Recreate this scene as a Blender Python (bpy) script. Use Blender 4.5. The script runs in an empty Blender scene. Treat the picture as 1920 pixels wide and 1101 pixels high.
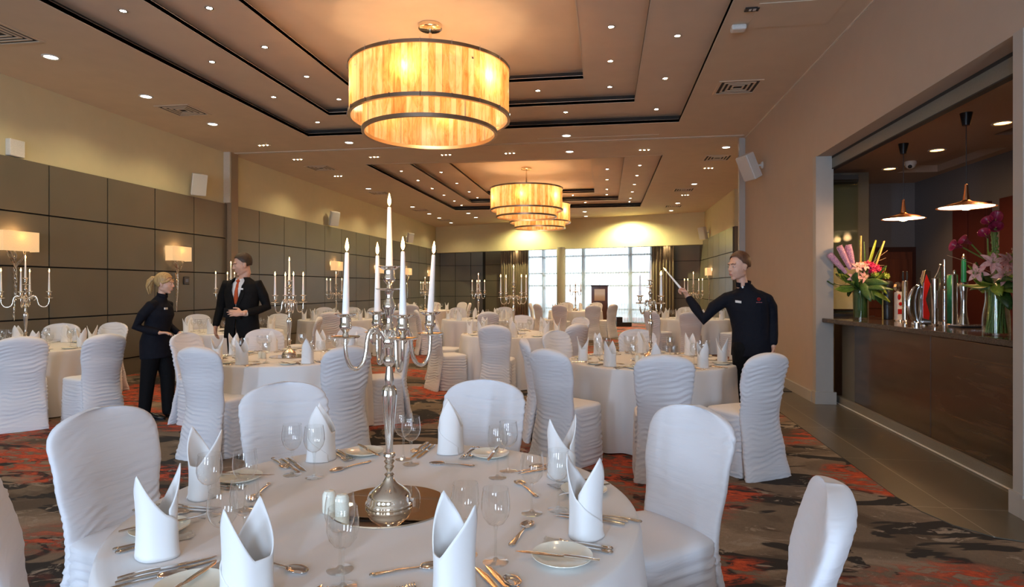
import bpy, math, random
from mathutils import Vector, Matrix
import mathutils.noise as mnoise
random.seed(7)
PI = math.pi
S = bpy.context.scene
COL = S.collection
S.cycles.transparent_max_bounces = 40
# ---------------------------------------------------------------- camera numbers (photo taken as 1920x1101)
FPX, CH, HOR = 1150.0, 1.5, 538.0
YAW = math.radians(8.65)
CS, SN = math.cos(YAW), math.sin(YAW)
def C2W(xc, d):            # metres right of / in front of the camera -> room X, Y
    return (xc*CS - d*SN, xc*SN + d*CS)
def at(px, d):             # a viewing direction and a distance -> room X, Y
    return C2W((px-960.0)/FPX*d, d)
def onz(px, py, z):        # where that direction meets the height z
    d = (z-CH)*FPX/(HOR-py)
    x, y = at(px, d)
    return (x, y, z)
def scr(x, y):             # for ordering only: how far right a thing is seen
    xc = x*CS + y*SN; d = -x*SN + y*CS
    return 960 + FPX*xc/max(d, .01)

def tag(o, label=None, cat=None, group=None, kind=None):
    if label: o['label'] = label
    if cat: o['category'] = cat
    if group: o['group'] = group
    if kind: o['kind'] = kind
    return o
def empty(name, loc=(0,0,0), rz=0.0, label=None, cat=None, group=None):
    o = bpy.data.objects.new(name, None); COL.objects.link(o)
    o.location = loc; o.rotation_euler = (0,0,rz); o.empty_display_size = .05
    return tag(o, label, cat, group)
def copy_tree(o, parent=None):
    c = o.copy(); COL.objects.link(c); c.parent = parent
    for ch in list(o.children): copy_tree(ch, c)
    return c

class MB:
    def __init__(s): s.v = []; s.f = []; s.m = []; s.mi = 0
    def add(s, vs, fs, M=None):
        b = len(s.v)
        if M is not None: vs = [M @ Vector(v) for v in vs]
        s.v += [tuple(v) for v in vs]
        for f in fs: s.f.append(tuple(i+b for i in f)); s.m.append(s.mi)
        return s
    def box(s, x0, y0, z0, x1, y1, z1, M=None):
        if x0>x1: x0,x1=x1,x0
        if y0>y1: y0,y1=y1,y0
        if z0>z1: z0,z1=z1,z0
        vs = [(x0,y0,z0),(x1,y0,z0),(x1,y1,z0),(x0,y1,z0),(x0,y0,z1),(x1,y0,z1),(x1,y1,z1),(x0,y1,z1)]
        return s.add(vs, [(0,3,2,1),(4,5,6,7),(0,1,5,4),(1,2,6,5),(2,3,7,6),(3,0,4,7)], M)
    def cbox(s, c, size, M=None):
        return s.box(c[0]-size[0]/2,c[1]-size[1]/2,c[2]-size[2]/2,c[0]+size[0]/2,c[1]+size[1]/2,c[2]+size[2]/2,M)
    def lathe(s, prof, n=24, M=None, cap0=True, cap1=True, rad=None):
        vs=[]; fs=[]
        for (r,z) in prof:
            for i in range(n):
                a=2*PI*i/n; rr = r*(rad(a,z) if rad else 1)
                vs.append((rr*math.cos(a), rr*math.sin(a), z))
        for k in range(len(prof)-1):
            for i in range(n):
                j=(i+1)%n
                fs.append((k*n+i,k*n+j,(k+1)*n+j,(k+1)*n+i))
        if cap0 and prof[0][0]>1e-5: fs.append(tuple(reversed(range(n))))
        if cap1 and prof[-1][0]>1e-5: fs.append(tuple((len(prof)-1)*n+i for i in range(n)))
        return s.add(vs, fs, M)
    def tube(s, pts, r, n=8, M=None, side=None, caps=True, closed=False):
        # r: number, or a list of numbers / (a, b) ellipses; side: direction of a
        P=[Vector(p) for p in pts]; m=len(P)
        R = r if isinstance(r,(list,tuple)) else [r]*m
        T=[]
        for i in range(m):
            if closed: t=P[(i+1)%m]-P[i-1]
            elif i==0: t=P[1]-P[0]
            elif i==m-1: t=P[-1]-P[-2]
            else: t=(P[i+1]-P[i]).normalized()+(P[i]-P[i-1]).normalized()
            if t.length<1e-9: t=Vector((0,0,1))
            T.append(t.normalized())
        ref = Vector(side) if side is not None else (Vector((0,0,1)) if abs(T[0].z)<.9 else Vector((1,0,0)))
        vs=[]; fs=[]; prev=None
        for i in range(m):
            t=T[i]
            base = ref if (side is not None or prev is None) else prev
            a = base - t*base.dot(t)
            if a.length<1e-6: a = t.orthogonal()
            a.normalize(); b=t.cross(a); prev=a
            ra,rb = (R[i] if isinstance(R[i],(list,tuple)) else (R[i],R[i]))
            for k in range(n):
                q=2*PI*k/n
                vs.append(P[i]+a*(ra*math.cos(q))+b*(rb*math.sin(q)))
        L = m if closed else m-1
        for i in range(L):
            i2=(i+1)%m
            for k in range(n):
                j=(k+1)%n
                fs.append((i*n+k,i*n+j,i2*n+j,i2*n+k))
        if caps and not closed:
            fs.append(tuple(reversed(range(n)))); fs.append(tuple((m-1)*n+k for k in range(n)))
        return s.add(vs, fs, M)
    def limb(s, pts, r, n=16, M=None, side=None):
        # tube with rounded ends
        P=[Vector(p) for p in pts]
        def two(x): return x if isinstance(x,(list,tuple)) else (x,x)
        R=[two(x) for x in r]
        t0=(P[0]-P[1]).normalized(); t1=(P[-1]-P[-2]).normalized()
        pre=[];pr=[];po=[];pq=[]
        m0=min(R[0]); m1=min(R[-1])
        for q in (85,60,30):
            c,sn=math.cos(math.radians(q)),math.sin(math.radians(q))
            pre.append(P[0]+t0*m0*sn); pr.append((R[0][0]*c,R[0][1]*c))
        for q in (30,60,85):
            c,sn=math.cos(math.radians(q)),math.sin(math.radians(q))
            po.append(P[-1]+t1*m1*sn); pq.append((R[-1][0]*c,R[-1][1]*c))
        return s.tube(pre+P+po, pr+R+pq, n, M, side)
    def ell(s, c, r, n=20, m=12, M=None, rot=None, fn=None):
        vs=[];fs=[]
        for i in range(m+1):
            t=PI*i/m
            for k in range(n):
                a=2*PI*k/n
                p=Vector((math.sin(t)*math.cos(a)*r[0], math.sin(t)*math.sin(a)*r[1], math.cos(t)*r[2]))
                if fn: p=fn(p)
                if rot: p=rot@p
                vs.append(p+Vector(c))
        for i in range(m):
            for k in range(n):
                j=(k+1)%n
                fs.append((i*n+k,(i+1)*n+k,(i+1)*n+j,i*n+j))
        return s.add(vs,fs,M)
    def grid(s, fn, nu, nv, closeu=False, M=None):
        vs=[fn(i/(nu if closeu else nu-1), j/(nv-1)) for j in range(nv) for i in range(nu)]
        fs=[]
        for j in range(nv-1):
            for i in range(nu if closeu else nu-1):
                k=(i+1)%nu
                fs.append((j*nu+i,j*nu+k,(j+1)*nu+k,(j+1)*nu+i))
        return s.add(vs,fs,M)
    def poly(s, pts, z0, z1, M=None):   # outline in plan, extruded
        n=len(pts)
        vs=[(x,y,z0) for x,y in pts]+[(x,y,z1) for x,y in pts]
        fs=[tuple(reversed(range(n))),tuple(range(n,2*n))]
        for i in range(n):
            j=(i+1)%n; fs.append((i,j,n+j,n+i))
        return s.add(vs,fs,M)
    def build(s, name, mat, parent=None, smooth=True, angle=40, mods=None, loc=None, rot=None):
        me=bpy.data.meshes.new(name); me.from_pydata(s.v,[],s.f); me.update()
        mats = mat if isinstance(mat,(list,tuple)) else [mat]
        for q in mats: me.materials.append(q)
        if len(mats)>1:
            for p,i in zip(me.polygons,s.m): p.material_index=i
        if smooth:
            me.polygons.foreach_set('use_smooth',[True]*len(me.polygons))
            try: me.set_sharp_from_angle(angle=math.radians(angle))
            except Exception: pass
        o=bpy.data.objects.new(name,me); COL.objects.link(o)
        if parent: o.parent=parent
        if loc: o.location=loc
        if rot: o.rotation_euler=rot
        for md in (mods or []): md(o)
        return o
def m_bevel(w=.004,seg=2):
    def f(o):
        m=o.modifiers.new('bevel','BEVEL'); m.width=w; m.segments=seg; m.limit_method='ANGLE'; m.angle_limit=math.radians(40)
    return f
def m_solid(t=.003,off=0):
    def f(o):
        m=o.modifiers.new('solid','SOLIDIFY'); m.thickness=t; m.offset=off
    return f
def m_remesh(v=.008,sm=4):
    def f(o):
        m=o.modifiers.new('remesh','REMESH'); m.mode='VOXEL'; m.voxel_size=v; m.use_smooth_shade=True
        q=o.modifiers.new('smooth','SMOOTH'); q.factor=.5; q.iterations=sm
    return f
def m_sub(l=1):
    def f(o):
        m=o.modifiers.new('sub','SUBSURF'); m.levels=l; m.render_levels=l
    return f

# ---------------------------------------------------------------- materials
def srgb(r,g,b):
    def c(v):
        v/=255.; return v/12.92 if v<=.04045 else ((v+.055)/1.055)**2.4
    return (c(r),c(g),c(b),1)
class NT:
    def __init__(s,name):
        s.mat=bpy.data.materials.new(name); s.mat.use_nodes=True
        s.t=s.mat.node_tree; s.t.nodes.clear()
        s.out=s.n('ShaderNodeOutputMaterial')
    def n(s,t,**k):
        x=s.t.nodes.new(t)
        for a,b in k.items():
            if a in x.inputs.keys(): 
                if hasattr(b,'links') : s.t.links.new(b,x.inputs[a])
                else: x.inputs[a].default_value=b
            else: setattr(x,a,b)
        return x
    def l(s,a,b): s.t.links.new(a,b)
    def coord(s,scale=(1,1,1),loc=(0,0,0),rot=(0,0,0),obj=True):
        c=s.n('ShaderNodeTexCoord'); m=s.n('ShaderNodeMapping')
        m.inputs['Scale'].default_value=scale; m.inputs['Location'].default_value=loc; m.inputs['Rotation'].default_value=rot
        s.l(c.outputs['Object' if obj else 'Generated'],m.inputs['Vector']); return m.outputs['Vector']
    def noise(s,vec,scale=5,detail=3,rough=.5,dist=0):
        x=s.n('ShaderNodeTexNoise'); s.l(vec,x.inputs['Vector'])
        x.inputs['Scale'].default_value=scale; x.inputs['Detail'].default_value=detail
        x.inputs['Roughness'].default_value=rough; x.inputs['Distortion'].default_value=dist
        return x.outputs['Fac']
    def ramp(s,fac,stops,interp='LINEAR'):
        x=s.n('ShaderNodeValToRGB'); s.l(fac,x.inputs['Fac']); x.color_ramp.interpolation=interp
        e=x.color_ramp.elements
        while len(e)>1: e.remove(e[-1])
        e[0].position=stops[0][0]; e[0].color=stops[0][1]
        for p,c in stops[1:]:
            q=e.new(p); q.color=c
        return x.outputs['Color']
    def mix(s,fac,a,b,mode='MIX'):
        x=s.n('ShaderNodeMix'); x.data_type='RGBA'; x.blend_type=mode
        for val,i in ((fac,0),(a,6),(b,7)):
            if hasattr(val,'links'): s.l(val,x.inputs[i])
            else: x.inputs[i].default_value=val
        return x.outputs[2]
    def bump(s,h,st=.3,dist=.01):
        x=s.n('ShaderNodeBump'); x.inputs['Strength'].default_value=st; x.inputs['Distance'].default_value=dist
        s.l(h,x.inputs['Height']); return x.outputs['Normal']
    def pbr(s,color,rough=.5,metal=0,normal=None,**k):
        x=s.n('ShaderNodeBsdfPrincipled')
        if hasattr(color,'links'): s.l(color,x.inputs['Base Color'])
        else: x.inputs['Base Color'].default_value=color
        if hasattr(rough,'links'): s.l(rough,x.inputs['Roughness'])
        else: x.inputs['Roughness'].default_value=rough
        x.inputs['Metallic'].default_value=metal
        if normal is not None: s.l(normal,x.inputs['Normal'])
        for a,b in k.items(): x.inputs[a.replace('_',' ')].default_value=b
        s.l(x.outputs[0],s.out.inputs[0]); return x
def simple(name,color,rough=.5,metal=0,var=.06,bs=60,bump=.05,**k):
    t=NT(name); v=t.coord()
    nz=t.noise(v,bs,3)
    dark=tuple(c*(1-var) for c in color[:3])+(1,); lite=tuple(min(1,c*(1+var)) for c in color[:3])+(1,)
    col=t.ramp(nz,[(.3,dark),(.7,lite)])
    t.pbr(col,rough,metal,t.bump(nz,bump,.002),**k); return t.mat
def glow(name,color,strength):
    t=NT(name); e=t.n('ShaderNodeEmission'); e.inputs[0].default_value=color; e.inputs[1].default_value=strength
    t.l(e.outputs[0],t.out.inputs[0]); return t.mat
M={}
def cloth(name,color,ns=(4,4,38),st=.35,fine=True):
    t=NT(name); v=t.coord(ns)
    a=t.noise(v,1.0,2,.5,.6)
    b=t.noise(t.coord((1,1,1)),900,1)
    n1=t.bump(a,st,.012)
    x=t.n('ShaderNodeBump'); x.inputs['Strength'].default_value=.06; x.inputs['Distance'].default_value=.001
    t.l(b,x.inputs['Height']); t.l(n1,x.inputs['Normal'])
    t.pbr(color,.85,0,x.outputs['Normal'],Sheen_Weight=.15); return t.mat
M['cover']=cloth('white_stretch_cover',(.74,.74,.77,1))
M['cloth']=cloth('white_table_linen',(.75,.74,.74,1),(3,3,1.2),.12)
M['napkin']=cloth('white_napkin_linen',(.82,.82,.82,1),(8,8,8),.12)
M['silver']=simple('polished_silver',(.86,.83,.78,1),.11,1,.03,30,.03)
M['steel']=simple('cutlery_steel',(.72,.69,.66,1),.14,1,.03,60,.02)
M['brass']=simple('warm_silver',(.85,.78,.64,1),.16,1,.05,30,.03)
M['bronze']=simple('dark_bronze_band',(.52,.43,.33,1),.3,1,.08,8,.02)
M['chrome']=simple('bar_chrome',(.75,.76,.78,1),.1,1,.03,20,.01)
M['mirror']=simple('mirror_plate',(.80,.72,.62,1),.02,1,.01,10,.0)
M['wax']=simple('candle_wax',(.88,.87,.85,1),.45,0,.02,30,.02,Subsurface_Weight=.15)
M['wick']=simple('wick',(.03,.02,.02,1),.9)
M['flame']=glow('flame',(1,.55,.16,1),38)
M['china']=simple('cream_china',(.84,.83,.72,1),.12,0,.01,20,.0)
M['black']=simple('black_plastic',(.015,.015,.017,1),.35)
M['white']=simple('white_plastic',(.68,.66,.62,1),.4)
M['soffit']=simple('ceiling_paint',(.62,.50,.37,1),.75,0,.03,3,.01)
M['coffer']=simple('coffer_paint',(.66,.54,.42,1),.75,0,.03,3,.01)
M['wallp']=simple('cream_wall_paint',(.62,.54,.33,1),.8,0,.02,5,.02)
M['barwall']=simple('taupe_wall_paint',(.46,.37,.29,1),.75,0,.02,5,.02)
M['trim']=simple('grey_trim_paint',(.40,.37,.33,1),.5,0,.02,8,.01)
M['edge']=simple('pale_edge',(.62,.55,.45,1),.6)
M['gap']=simple('panel_joint',(.015,.013,.011,1),.8)
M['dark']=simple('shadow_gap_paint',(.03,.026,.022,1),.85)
def wallpanel(name,c,rough=.38):
    t=NT(name); v=t.coord((1,1,1)); nz=t.noise(v,1.2,2); f=t.noise(v,140,2)
    col=t.ramp(nz,[(.3,tuple(q*.92 for q in c[:3])+(1,)),(.7,tuple(q*1.06 for q in c[:3])+(1,))])
    t.pbr(col,rough,0,t.bump(f,.04,.001),Specular_IOR_Level=.6); return t.mat
M['panel']=wallpanel('taupe_wall_panel',(.135,.115,.085,1))
M['brown']=simple('brown_post',(.26,.18,.11,1),.5)
M['drape']=simple('brown_drape',(.22,.17,.115,1),.8,0,.1,20,.1)
M['column']=simple('column_paint',(.32,.27,.21,1),.6)
M['granite']=simple('dark_granite',(.055,.042,.035,1),.12,0,.5,120,.0)
M['skin']=simple('skin',(.62,.36,.26,1),.5,0,.05,40,.03,Subsurface_Weight=.1)
M['skin2']=simple('skin_fair',(.66,.40,.29,1),.5,0,.05,40,.03,Subsurface_Weight=.1)
M['lip']=simple('lips',(.42,.15,.13,1),.45)
M['eye']=simple('eye_white',(.75,.74,.72,1),.2)
M['iris']=simple('iris',(.03,.025,.02,1),.2)
def fabric(name,c):
    t=NT(name); v=t.coord((1,1,1)); a=t.noise(v,9,3,.6,1.2); f=t.noise(v,500,1)
    x=t.bump(a,.5,.02); t.pbr(t.ramp(f,[(.3,tuple(q*.8 for q in c[:3])+(1,)),(.7,c)]),.8,0,x,Specular_IOR_Level=.2); return t.mat
M['suit']=fabric('black_suiting',(.006,.006,.007,1))
M['tunic']=fabric('black_navy_tunic',(.006,.007,.013,1))
M['trouser']=fabric('black_trousers',(.004,.004,.005,1))
M['shoe']=simple('black_leather',(.012,.011,.011,1),.25)
M['shirt']=fabric('white_shirt',(.8,.8,.8,1))
M['tie']=fabric('rust_tie',(.55,.10,.035,1))
def hairmat(name,c1,c2):
    t=NT(name); v=t.coord((60,60,6)); a=t.noise(v,2,4,.6)
    t.pbr(t.ramp(a,[(.3,c1),(.7,c2)]),.5,0,t.bump(a,.6,.004)); return t.mat
M['hair_dark']=hairmat('dark_brown_hair',(.015,.009,.006,1),(.06,.035,.02,1))
M['hair_red']=hairmat('auburn_hair',(.05,.02,.01,1),(.16,.07,.035,1))
M['hair_blond']=hairmat('blond_hair',(.30,.17,.06,1),(.62,.42,.18,1))
def thin_glass(name,tint=(1,1,1,1),k=1.0,ior=1.45,edge=1.0):
    t=NT(name); tr=t.n('ShaderNodeBsdfTransparent'); lw=t.n('ShaderNodeLayerWeight'); lw.inputs[0].default_value=.5
    e_=tuple(q*edge for q in tint[:3])+(1,); t.l(t.ramp(lw.outputs['Facing'],[(0,tint),(.72,tint),(.93,tuple(q*(.55+.45*edge) for q in tint[:3])+(1,)),(1,e_)]),tr.inputs[0])
    g=t.n('ShaderNodeBsdfGlossy'); g.inputs['Roughness'].default_value=.02; g.inputs[0].default_value=(1,1,1,1)
    fr=t.n('ShaderNodeFresnel'); ge=t.n('ShaderNodeNewGeometry'); mr=t.n('ShaderNodeMapRange'); t.l(ge.outputs['Backfacing'],mr.inputs['Value']); mr.inputs['To Min'].default_value=ior; mr.inputs['To Max'].default_value=1/ior; t.l(mr.outputs[0],fr.inputs[0])
    mu=t.n('ShaderNodeMath',operation='MULTIPLY'); t.l(fr.outputs[0],mu.inputs[0]); mu.inputs[1].default_value=k; mu.use_clamp=True
    m=t.n('ShaderNodeMixShader'); t.l(mu.outputs[0],m.inputs[0]); t.l(tr.outputs[0],m.inputs[1]); t.l(g.outputs[0],m.inputs[2])
    t.l(m.outputs[0],t.out.inputs[0]); return t.mat
M['glass']=thin_glass('clear_thin_glass',(.96,.965,.96,1),1.8,1.5,.22)
M['greenglass']=thin_glass('green_glass_panel',(.93,.95,.92,1),.08)
M['vase']=thin_glass('vase_glass',(.88,.94,.88,1),1.5,1.45,.5)
M['pane']=thin_glass('window_pane',(.94,.98,1,1),.8)
# sheer curtain
def sheer():
    t=NT('sheer_voile'); v=t.coord((22,22,.8)); a=t.noise(v,1,3,.6)
    tl=t.n('ShaderNodeBsdfTranslucent'); tl.inputs[0].default_value=(.93,.95,.97,1)
    df=t.n('ShaderNodeBsdfDiffuse'); df.inputs[0].default_value=(.9,.9,.9,1)
    m0=t.n('ShaderNodeMixShader'); m0.inputs[0].default_value=.3; t.l(tl.outputs[0],m0.inputs[1]); t.l(df.outputs[0],m0.inputs[2])
    tr=t.n('ShaderNodeBsdfTransparent')
    m=t.n('ShaderNodeMixShader'); t.l(t.ramp(a,[(.3,(.38,.38,.38,1)),(.7,(.72,.72,.72,1))]),m.inputs[0]); t.l(tr.outputs[0],m.inputs[1]); t.l(m0.outputs[0],m.inputs[2])
    t.l(m.outputs[0],t.out.inputs[0]); return t.mat
M['sheer']=sheer()
def shade_strips():
    # narrow onyx strips, back-lit by the bulbs behind them
    t=NT('onyx_strip_shade'); c=t.n('ShaderNodeTexCoord'); sp=t.n('ShaderNodeSeparateXYZ'); t.l(c.outputs['Object'],sp.inputs[0])
    at2=t.n('ShaderNodeMath',operation='ARCTAN2'); t.l(sp.outputs['Y'],at2.inputs[0]); t.l(sp.outputs['X'],at2.inputs[1])
    mu=t.n('ShaderNodeMath',operation='MULTIPLY'); t.l(at2.outputs[0],mu.inputs[0]); mu.inputs[1].default_value=13.0
    fl=t.n('ShaderNodeMath',operation='FLOOR'); t.l(mu.outputs[0],fl.inputs[0])
    wn=t.n('ShaderNodeTexWhiteNoise'); wn.noise_dimensions='1D'; t.l(fl.outputs[0],wn.inputs['W'])
    fr=t.n('ShaderNodeMath',operation='FRACT'); t.l(mu.outputs[0],fr.inputs[0])
    nz=t.noise(t.coord((6,6,1.6)),2.2,5,.65,1.0)
    ad=t.n('ShaderNodeMath',operation='ADD'); t.l(nz,ad.inputs[0])
    m2=t.n('ShaderNodeMath',operation='MULTIPLY'); t.l(wn.outputs['Value'],m2.inputs[0]); m2.inputs[1].default_value=.34; t.l(m2.outputs[0],ad.inputs[1])
    col=t.ramp(ad.outputs[0],[(.34,(.52,.21,.05,1)),(.56,(.80,.42,.13,1)),(.80,(.92,.62,.30,1))])
    edge=t.ramp(fr.outputs[0],[(0,(.45,.45,.45,1)),(.05,(1,1,1,1)),(.95,(1,1,1,1)),(1,(.45,.45,.45,1))])
    col=t.mix(1.0,col,edge,'MULTIPLY')
    tl=t.n('ShaderNodeBsdfTranslucent'); t.l(col,tl.inputs[0])
    gl=t.n('ShaderNodeBsdfPrincipled'); t.l(col,gl.inputs['Base Color']); gl.inputs['Roughness'].default_value=.25
    m=t.n('ShaderNodeMixShader'); m.inputs[0].default_value=.35; t.l(tl.outputs[0],m.inputs[1]); t.l(gl.outputs[0],m.inputs[2])
    e=t.n('ShaderNodeEmission'); t.l(col,e.inputs[0]); e.inputs[1].default_value=SHADE_E
    a=t.n('ShaderNodeAddShader'); t.l(m.outputs[0],a.inputs[0]); t.l(e.outputs[0],a.inputs[1])
    t.l(a.outputs[0],t.out.inputs[0]); return t.mat
SHADE_E=.34
M['strips']=shade_strips()
def lampshade():
    t=NT('linen_lampshade'); nz=t.noise(t.coord((200,200,60)),1,2)
    col=t.ramp(nz,[(.3,(.62,.46,.26,1)),(.7,(.72,.55,.32,1))])
    tl=t.n('ShaderNodeBsdfTranslucent'); t.l(col,tl.inputs[0]); df=t.n('ShaderNodeBsdfDiffuse'); t.l(col,df.inputs[0])
    m=t.n('ShaderNodeMixShader'); m.inputs[0].default_value=.5; t.l(tl.outputs[0],m.inputs[1]); t.l(df.outputs[0],m.inputs[2])
    e=t.n('ShaderNodeEmission'); t.l(col,e.inputs[0]); e.inputs[1].default_value=.5
    a=t.n('ShaderNodeAddShader'); t.l(m.outputs[0],a.inputs[0]); t.l(e.outputs[0],a.inputs[1])
    t.l(a.outputs[0],t.out.inputs[0]); return t.mat
M['lshade']=lampshade()
M['bulb']=glow('bulb',(1,.66,.32,1),30)
M['orange_bulb']=glow('orange_bulb',(1,.42,.10,1),14)
M['cool_bulb']=glow('cool_bulb',(1,.92,.74,1),14)
M['star_bulb']=glow('spot_bulb',(1,.80,.50,1),90)
def carpet():
    t=NT('patterned_carpet'); v=t.coord((1,1,1)); vs=t.coord((.55,.95,1),(3.1,1.7,0),(0,0,.3))
    big=t.noise(vs,1.15,4,.55,1.3); mid=t.noise(vs,1.9,3,.55,1.8)
    fib=t.noise(v,260,2); fine=t.noise(v,38,3,.7)
    base=t.ramp(big,[(.0,(.065,.045,.030,1)),(.42,(.085,.060,.040,1)),(.46,(.155,.115,.080,1)),(.56,(.19,.14,.10,1)),(.60,(.27,.21,.155,1)),(.8,(.18,.13,.09,1))])
    blk=t.ramp(mid,[(.0,(1,1,1,1)),(.445,(1,1,1,1)),(.462,(0,0,0,1))])
    col=t.mix(blk,base,(.016,.013,.012,1))
    lt=t.noise(t.coord((.9,1.5,1),(9,4,0)),3.4,5,.65,1.4)
    ltm=t.ramp(lt,[(.60,(0,0,0,1)),(.64,(1,1,1,1))])
    col=t.mix(ltm,col,(.30,.25,.20,1))
    rn=t.noise(t.coord((.55,.8,1),(5.3,2.2,0)),1.05,2,.5,.5); rf=t.noise(t.coord((1,2.2,1),(1,7,0)),5.5,5,.7,1.0)
    rm=t.n('ShaderNodeMath',operation='MULTIPLY'); t.l(t.ramp(rn,[(.49,(0,0,0,1)),(.56,(1,1,1,1))]),rm.inputs[0]); t.l(t.ramp(rf,[(.44,(0,0,0,1)),(.52,(1,1,1,1))]),rm.inputs[1])
    red=t.ramp(rf,[(.45,(.22,.022,.010,1)),(.62,(.60,.085,.022,1)),(.8,(.70,.15,.04,1))])
    col=t.mix(rm.outputs[0],col,red)
    col=t.mix(.35,col,t.ramp(fine,[(.3,(.6,.6,.6,1)),(.7,(1.25,1.25,1.25,1))]),'MULTIPLY')
    col=t.mix(1.0,col,t.ramp(fib,[(.25,(.62,.62,.62,1)),(.75,(1.2,1.2,1.2,1))]),'MULTIPLY')
    t.pbr(col,.95,0,t.bump(fib,.5,.004)); return t.mat
M['carpet']=carpet()
def tiles():
    t=NT('porcelain_floor_tile'); v=t.coord((1,1,1),(-.26,.1,0),(0,0,PI/2))
    b=t.n('ShaderNodeTexBrick'); t.l(v,b.inputs['Vector']); b.offset=0.0
    b.inputs['Scale'].default_value=1; b.inputs['Brick Width'].default_value=1.2; b.inputs['Row Height'].default_value=.6
    b.inputs['Mortar Size'].default_value=.004; b.inputs['Mortar Smooth'].default_value=.1
    b.inputs['Color1'].default_value=(.105,.092,.068,1); b.inputs['Color2'].default_value=(.112,.098,.074,1); b.inputs['Mortar'].default_value=(.30,.27,.23,1)
    nz=t.noise(v,30,4); col=t.mix(.2,b.outputs['Color'],t.ramp(nz,[(.3,(.7,.7,.7,1)),(.7,(1.2,1.2,1.2,1))]),'MULTIPLY')
    t.pbr(col,.28,0,None); return t.mat
M['tiles']=tiles()
def wood(name,c1,c2,rough=.3,scale=(1,1,9)):
    t=NT(name); v=t.coord(scale); a=t.noise(v,1.3,4,.6,1.0)
    t.pbr(t.ramp(a,[(.3,c1),(.7,c2)]),rough,0,None,Coat_Weight=.25,Coat_Roughness=.1); return t.mat
M['barpanel']=wood('bronzed_bar_panel',(.030,.019,.012,1),(.085,.055,.034,1),.24)
M['door']=wood('mahogany_door',(.055,.014,.007,1),(.13,.035,.014,1),.4,(9,9,1))
M['doorframe']=simple('dark_mahogany',(.035,.009,.006,1),.4)
M['bluegrey']=simple('slate_blue_paint',(.13,.135,.15,1),.75)
M['redpanel']=simple('dark_red_panel',(.055,.010,.009,1),.5)
M['olive']=simple('olive_panel',(.12,.115,.09,1),.5)
M['copper']=simple('copper_lamp',(.55,.25,.12,1),.3,.9)
M['whiteglow']=glow('lamp_diffuser',(1,.72,.42,1),9)
# ================================================================ THE ROOM
XL, ZC = -8.0, 4.38
def slab(mb, x0,x1,y0,y1,z0,z1,holes):
    xs=sorted({x0,x1}|{h[0] for h in holes}|{h[1] for h in holes}); ys=sorted({y0,y1}|{h[2] for h in holes}|{h[3] for h in holes})
    for i in range(len(xs)-1):
        for j in range(len(ys)-1):
            cx=(xs[i]+xs[i+1])/2; cy=(ys[j]+ys[j+1])/2
            if any(h[0]<cx<h[1] and h[2]<cy<h[3] for h in holes): continue
            mb.box(xs[i],ys[j],z0,xs[i+1],ys[j+1],z1)
COF=[(-5.62,1.27,2.35,11.02),(-5.57,1.24,13.75,22.45)]
def inset(h,a): return (h[0]+a,h[1]-a,h[2]+a,h[3]-a)
# floor
m=MB(); m.box(-8.3,-4.8,-.1,5.3,30.5,0); tag(m.build('floor',M['carpet'],smooth=False),'red, brown and charcoal patterned carpet','carpet',kind='structure')
tl=[(2.95,12.5),(2.08,12.5),(2.05,4.72),(2.08,4.45),(2.16,4.22),(2.30,4.06),(2.48,3.99),(2.68,3.98),(2.95,3.98)]
m=MB(); m.poly(list(reversed(tl)),.0,.006); tag(m.build('floor',M['tiles'],smooth=False),'strip of dark grey floor tiles along the bar','floor',kind='structure')
m=MB(); m.box(2.85,3.98,0,5.3,11.1,.004); tag(m.build('floor',M['tiles'],smooth=False),'dark floor behind the bar','floor',kind='structure')
m=MB(); m.box(2.18,9.2,.006,2.62,10.6,.016); tag(m.build('doormat',M['black'],smooth=False),'dark mat on the tiles at the foot of the taupe wall beyond the bar','mat')
# ceiling with its stepped recesses
m=MB(); slab(m,-8.3,4.9,-4.8,30.5,ZC,ZC+.05,COF)
tag(m.build('ceiling',M['soffit'],smooth=False),kind='structure')
m=MB()
for h in COF:
    h2=inset(h,.80); h3=inset(h,1.60)
    slab(m,h[0]-.14,h[1]+.14,h[2]-.14,h[3]+.14,4.53,4.575,[h2])
    slab(m,h2[0]-.14,h2[1]+.14,h2[2]-.14,h2[3]+.14,4.68,4.725,[h3])
    m.box(h3[0]-.14,h3[2]-.14,4.83,h3[1]+.14,h3[3]+.14,4.87)
tag(m.build('ceiling',M['coffer'],smooth=False),'stepped recessed ceiling panels','ceiling',kind='structure')
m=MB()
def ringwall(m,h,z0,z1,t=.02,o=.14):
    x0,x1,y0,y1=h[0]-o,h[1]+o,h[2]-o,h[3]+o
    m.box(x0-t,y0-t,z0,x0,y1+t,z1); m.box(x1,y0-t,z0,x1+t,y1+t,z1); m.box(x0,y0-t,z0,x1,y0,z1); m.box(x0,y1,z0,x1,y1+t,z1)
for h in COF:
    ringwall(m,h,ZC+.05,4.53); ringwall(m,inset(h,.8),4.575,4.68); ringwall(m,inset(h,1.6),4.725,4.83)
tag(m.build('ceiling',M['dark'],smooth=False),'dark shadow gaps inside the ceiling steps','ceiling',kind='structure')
m=MB()
for h in COF:
    for k,z in ((0,ZC),(.8,4.53),(1.6,4.68)):
        q=inset(h,k)
        for (x0,x1,y0,y1) in ((q[0]-.012,q[0],q[2],q[3]),(q[1],q[1]+.012,q[2],q[3]),(q[0]-.012,q[1]+.012,q[3],q[3]+.012),(q[0]-.012,q[1]+.012,q[2]-.012,q[2])):
            m.box(x0,y0,z-.004,x1,y1,z+.052)
tag(m.build('trim_1',M['edge'],smooth=False),'pale bead edging the ceiling recesses','trim',kind='structure')
m=MB(); m.box(-8,12.14,ZC-.012,2.6,12.20,ZC); m.box(-8,12.24,ZC-.008,2.6,12.27,ZC)
m.box(-1.3,11.86,ZC-.006,1.0,11.885,ZC)
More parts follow.
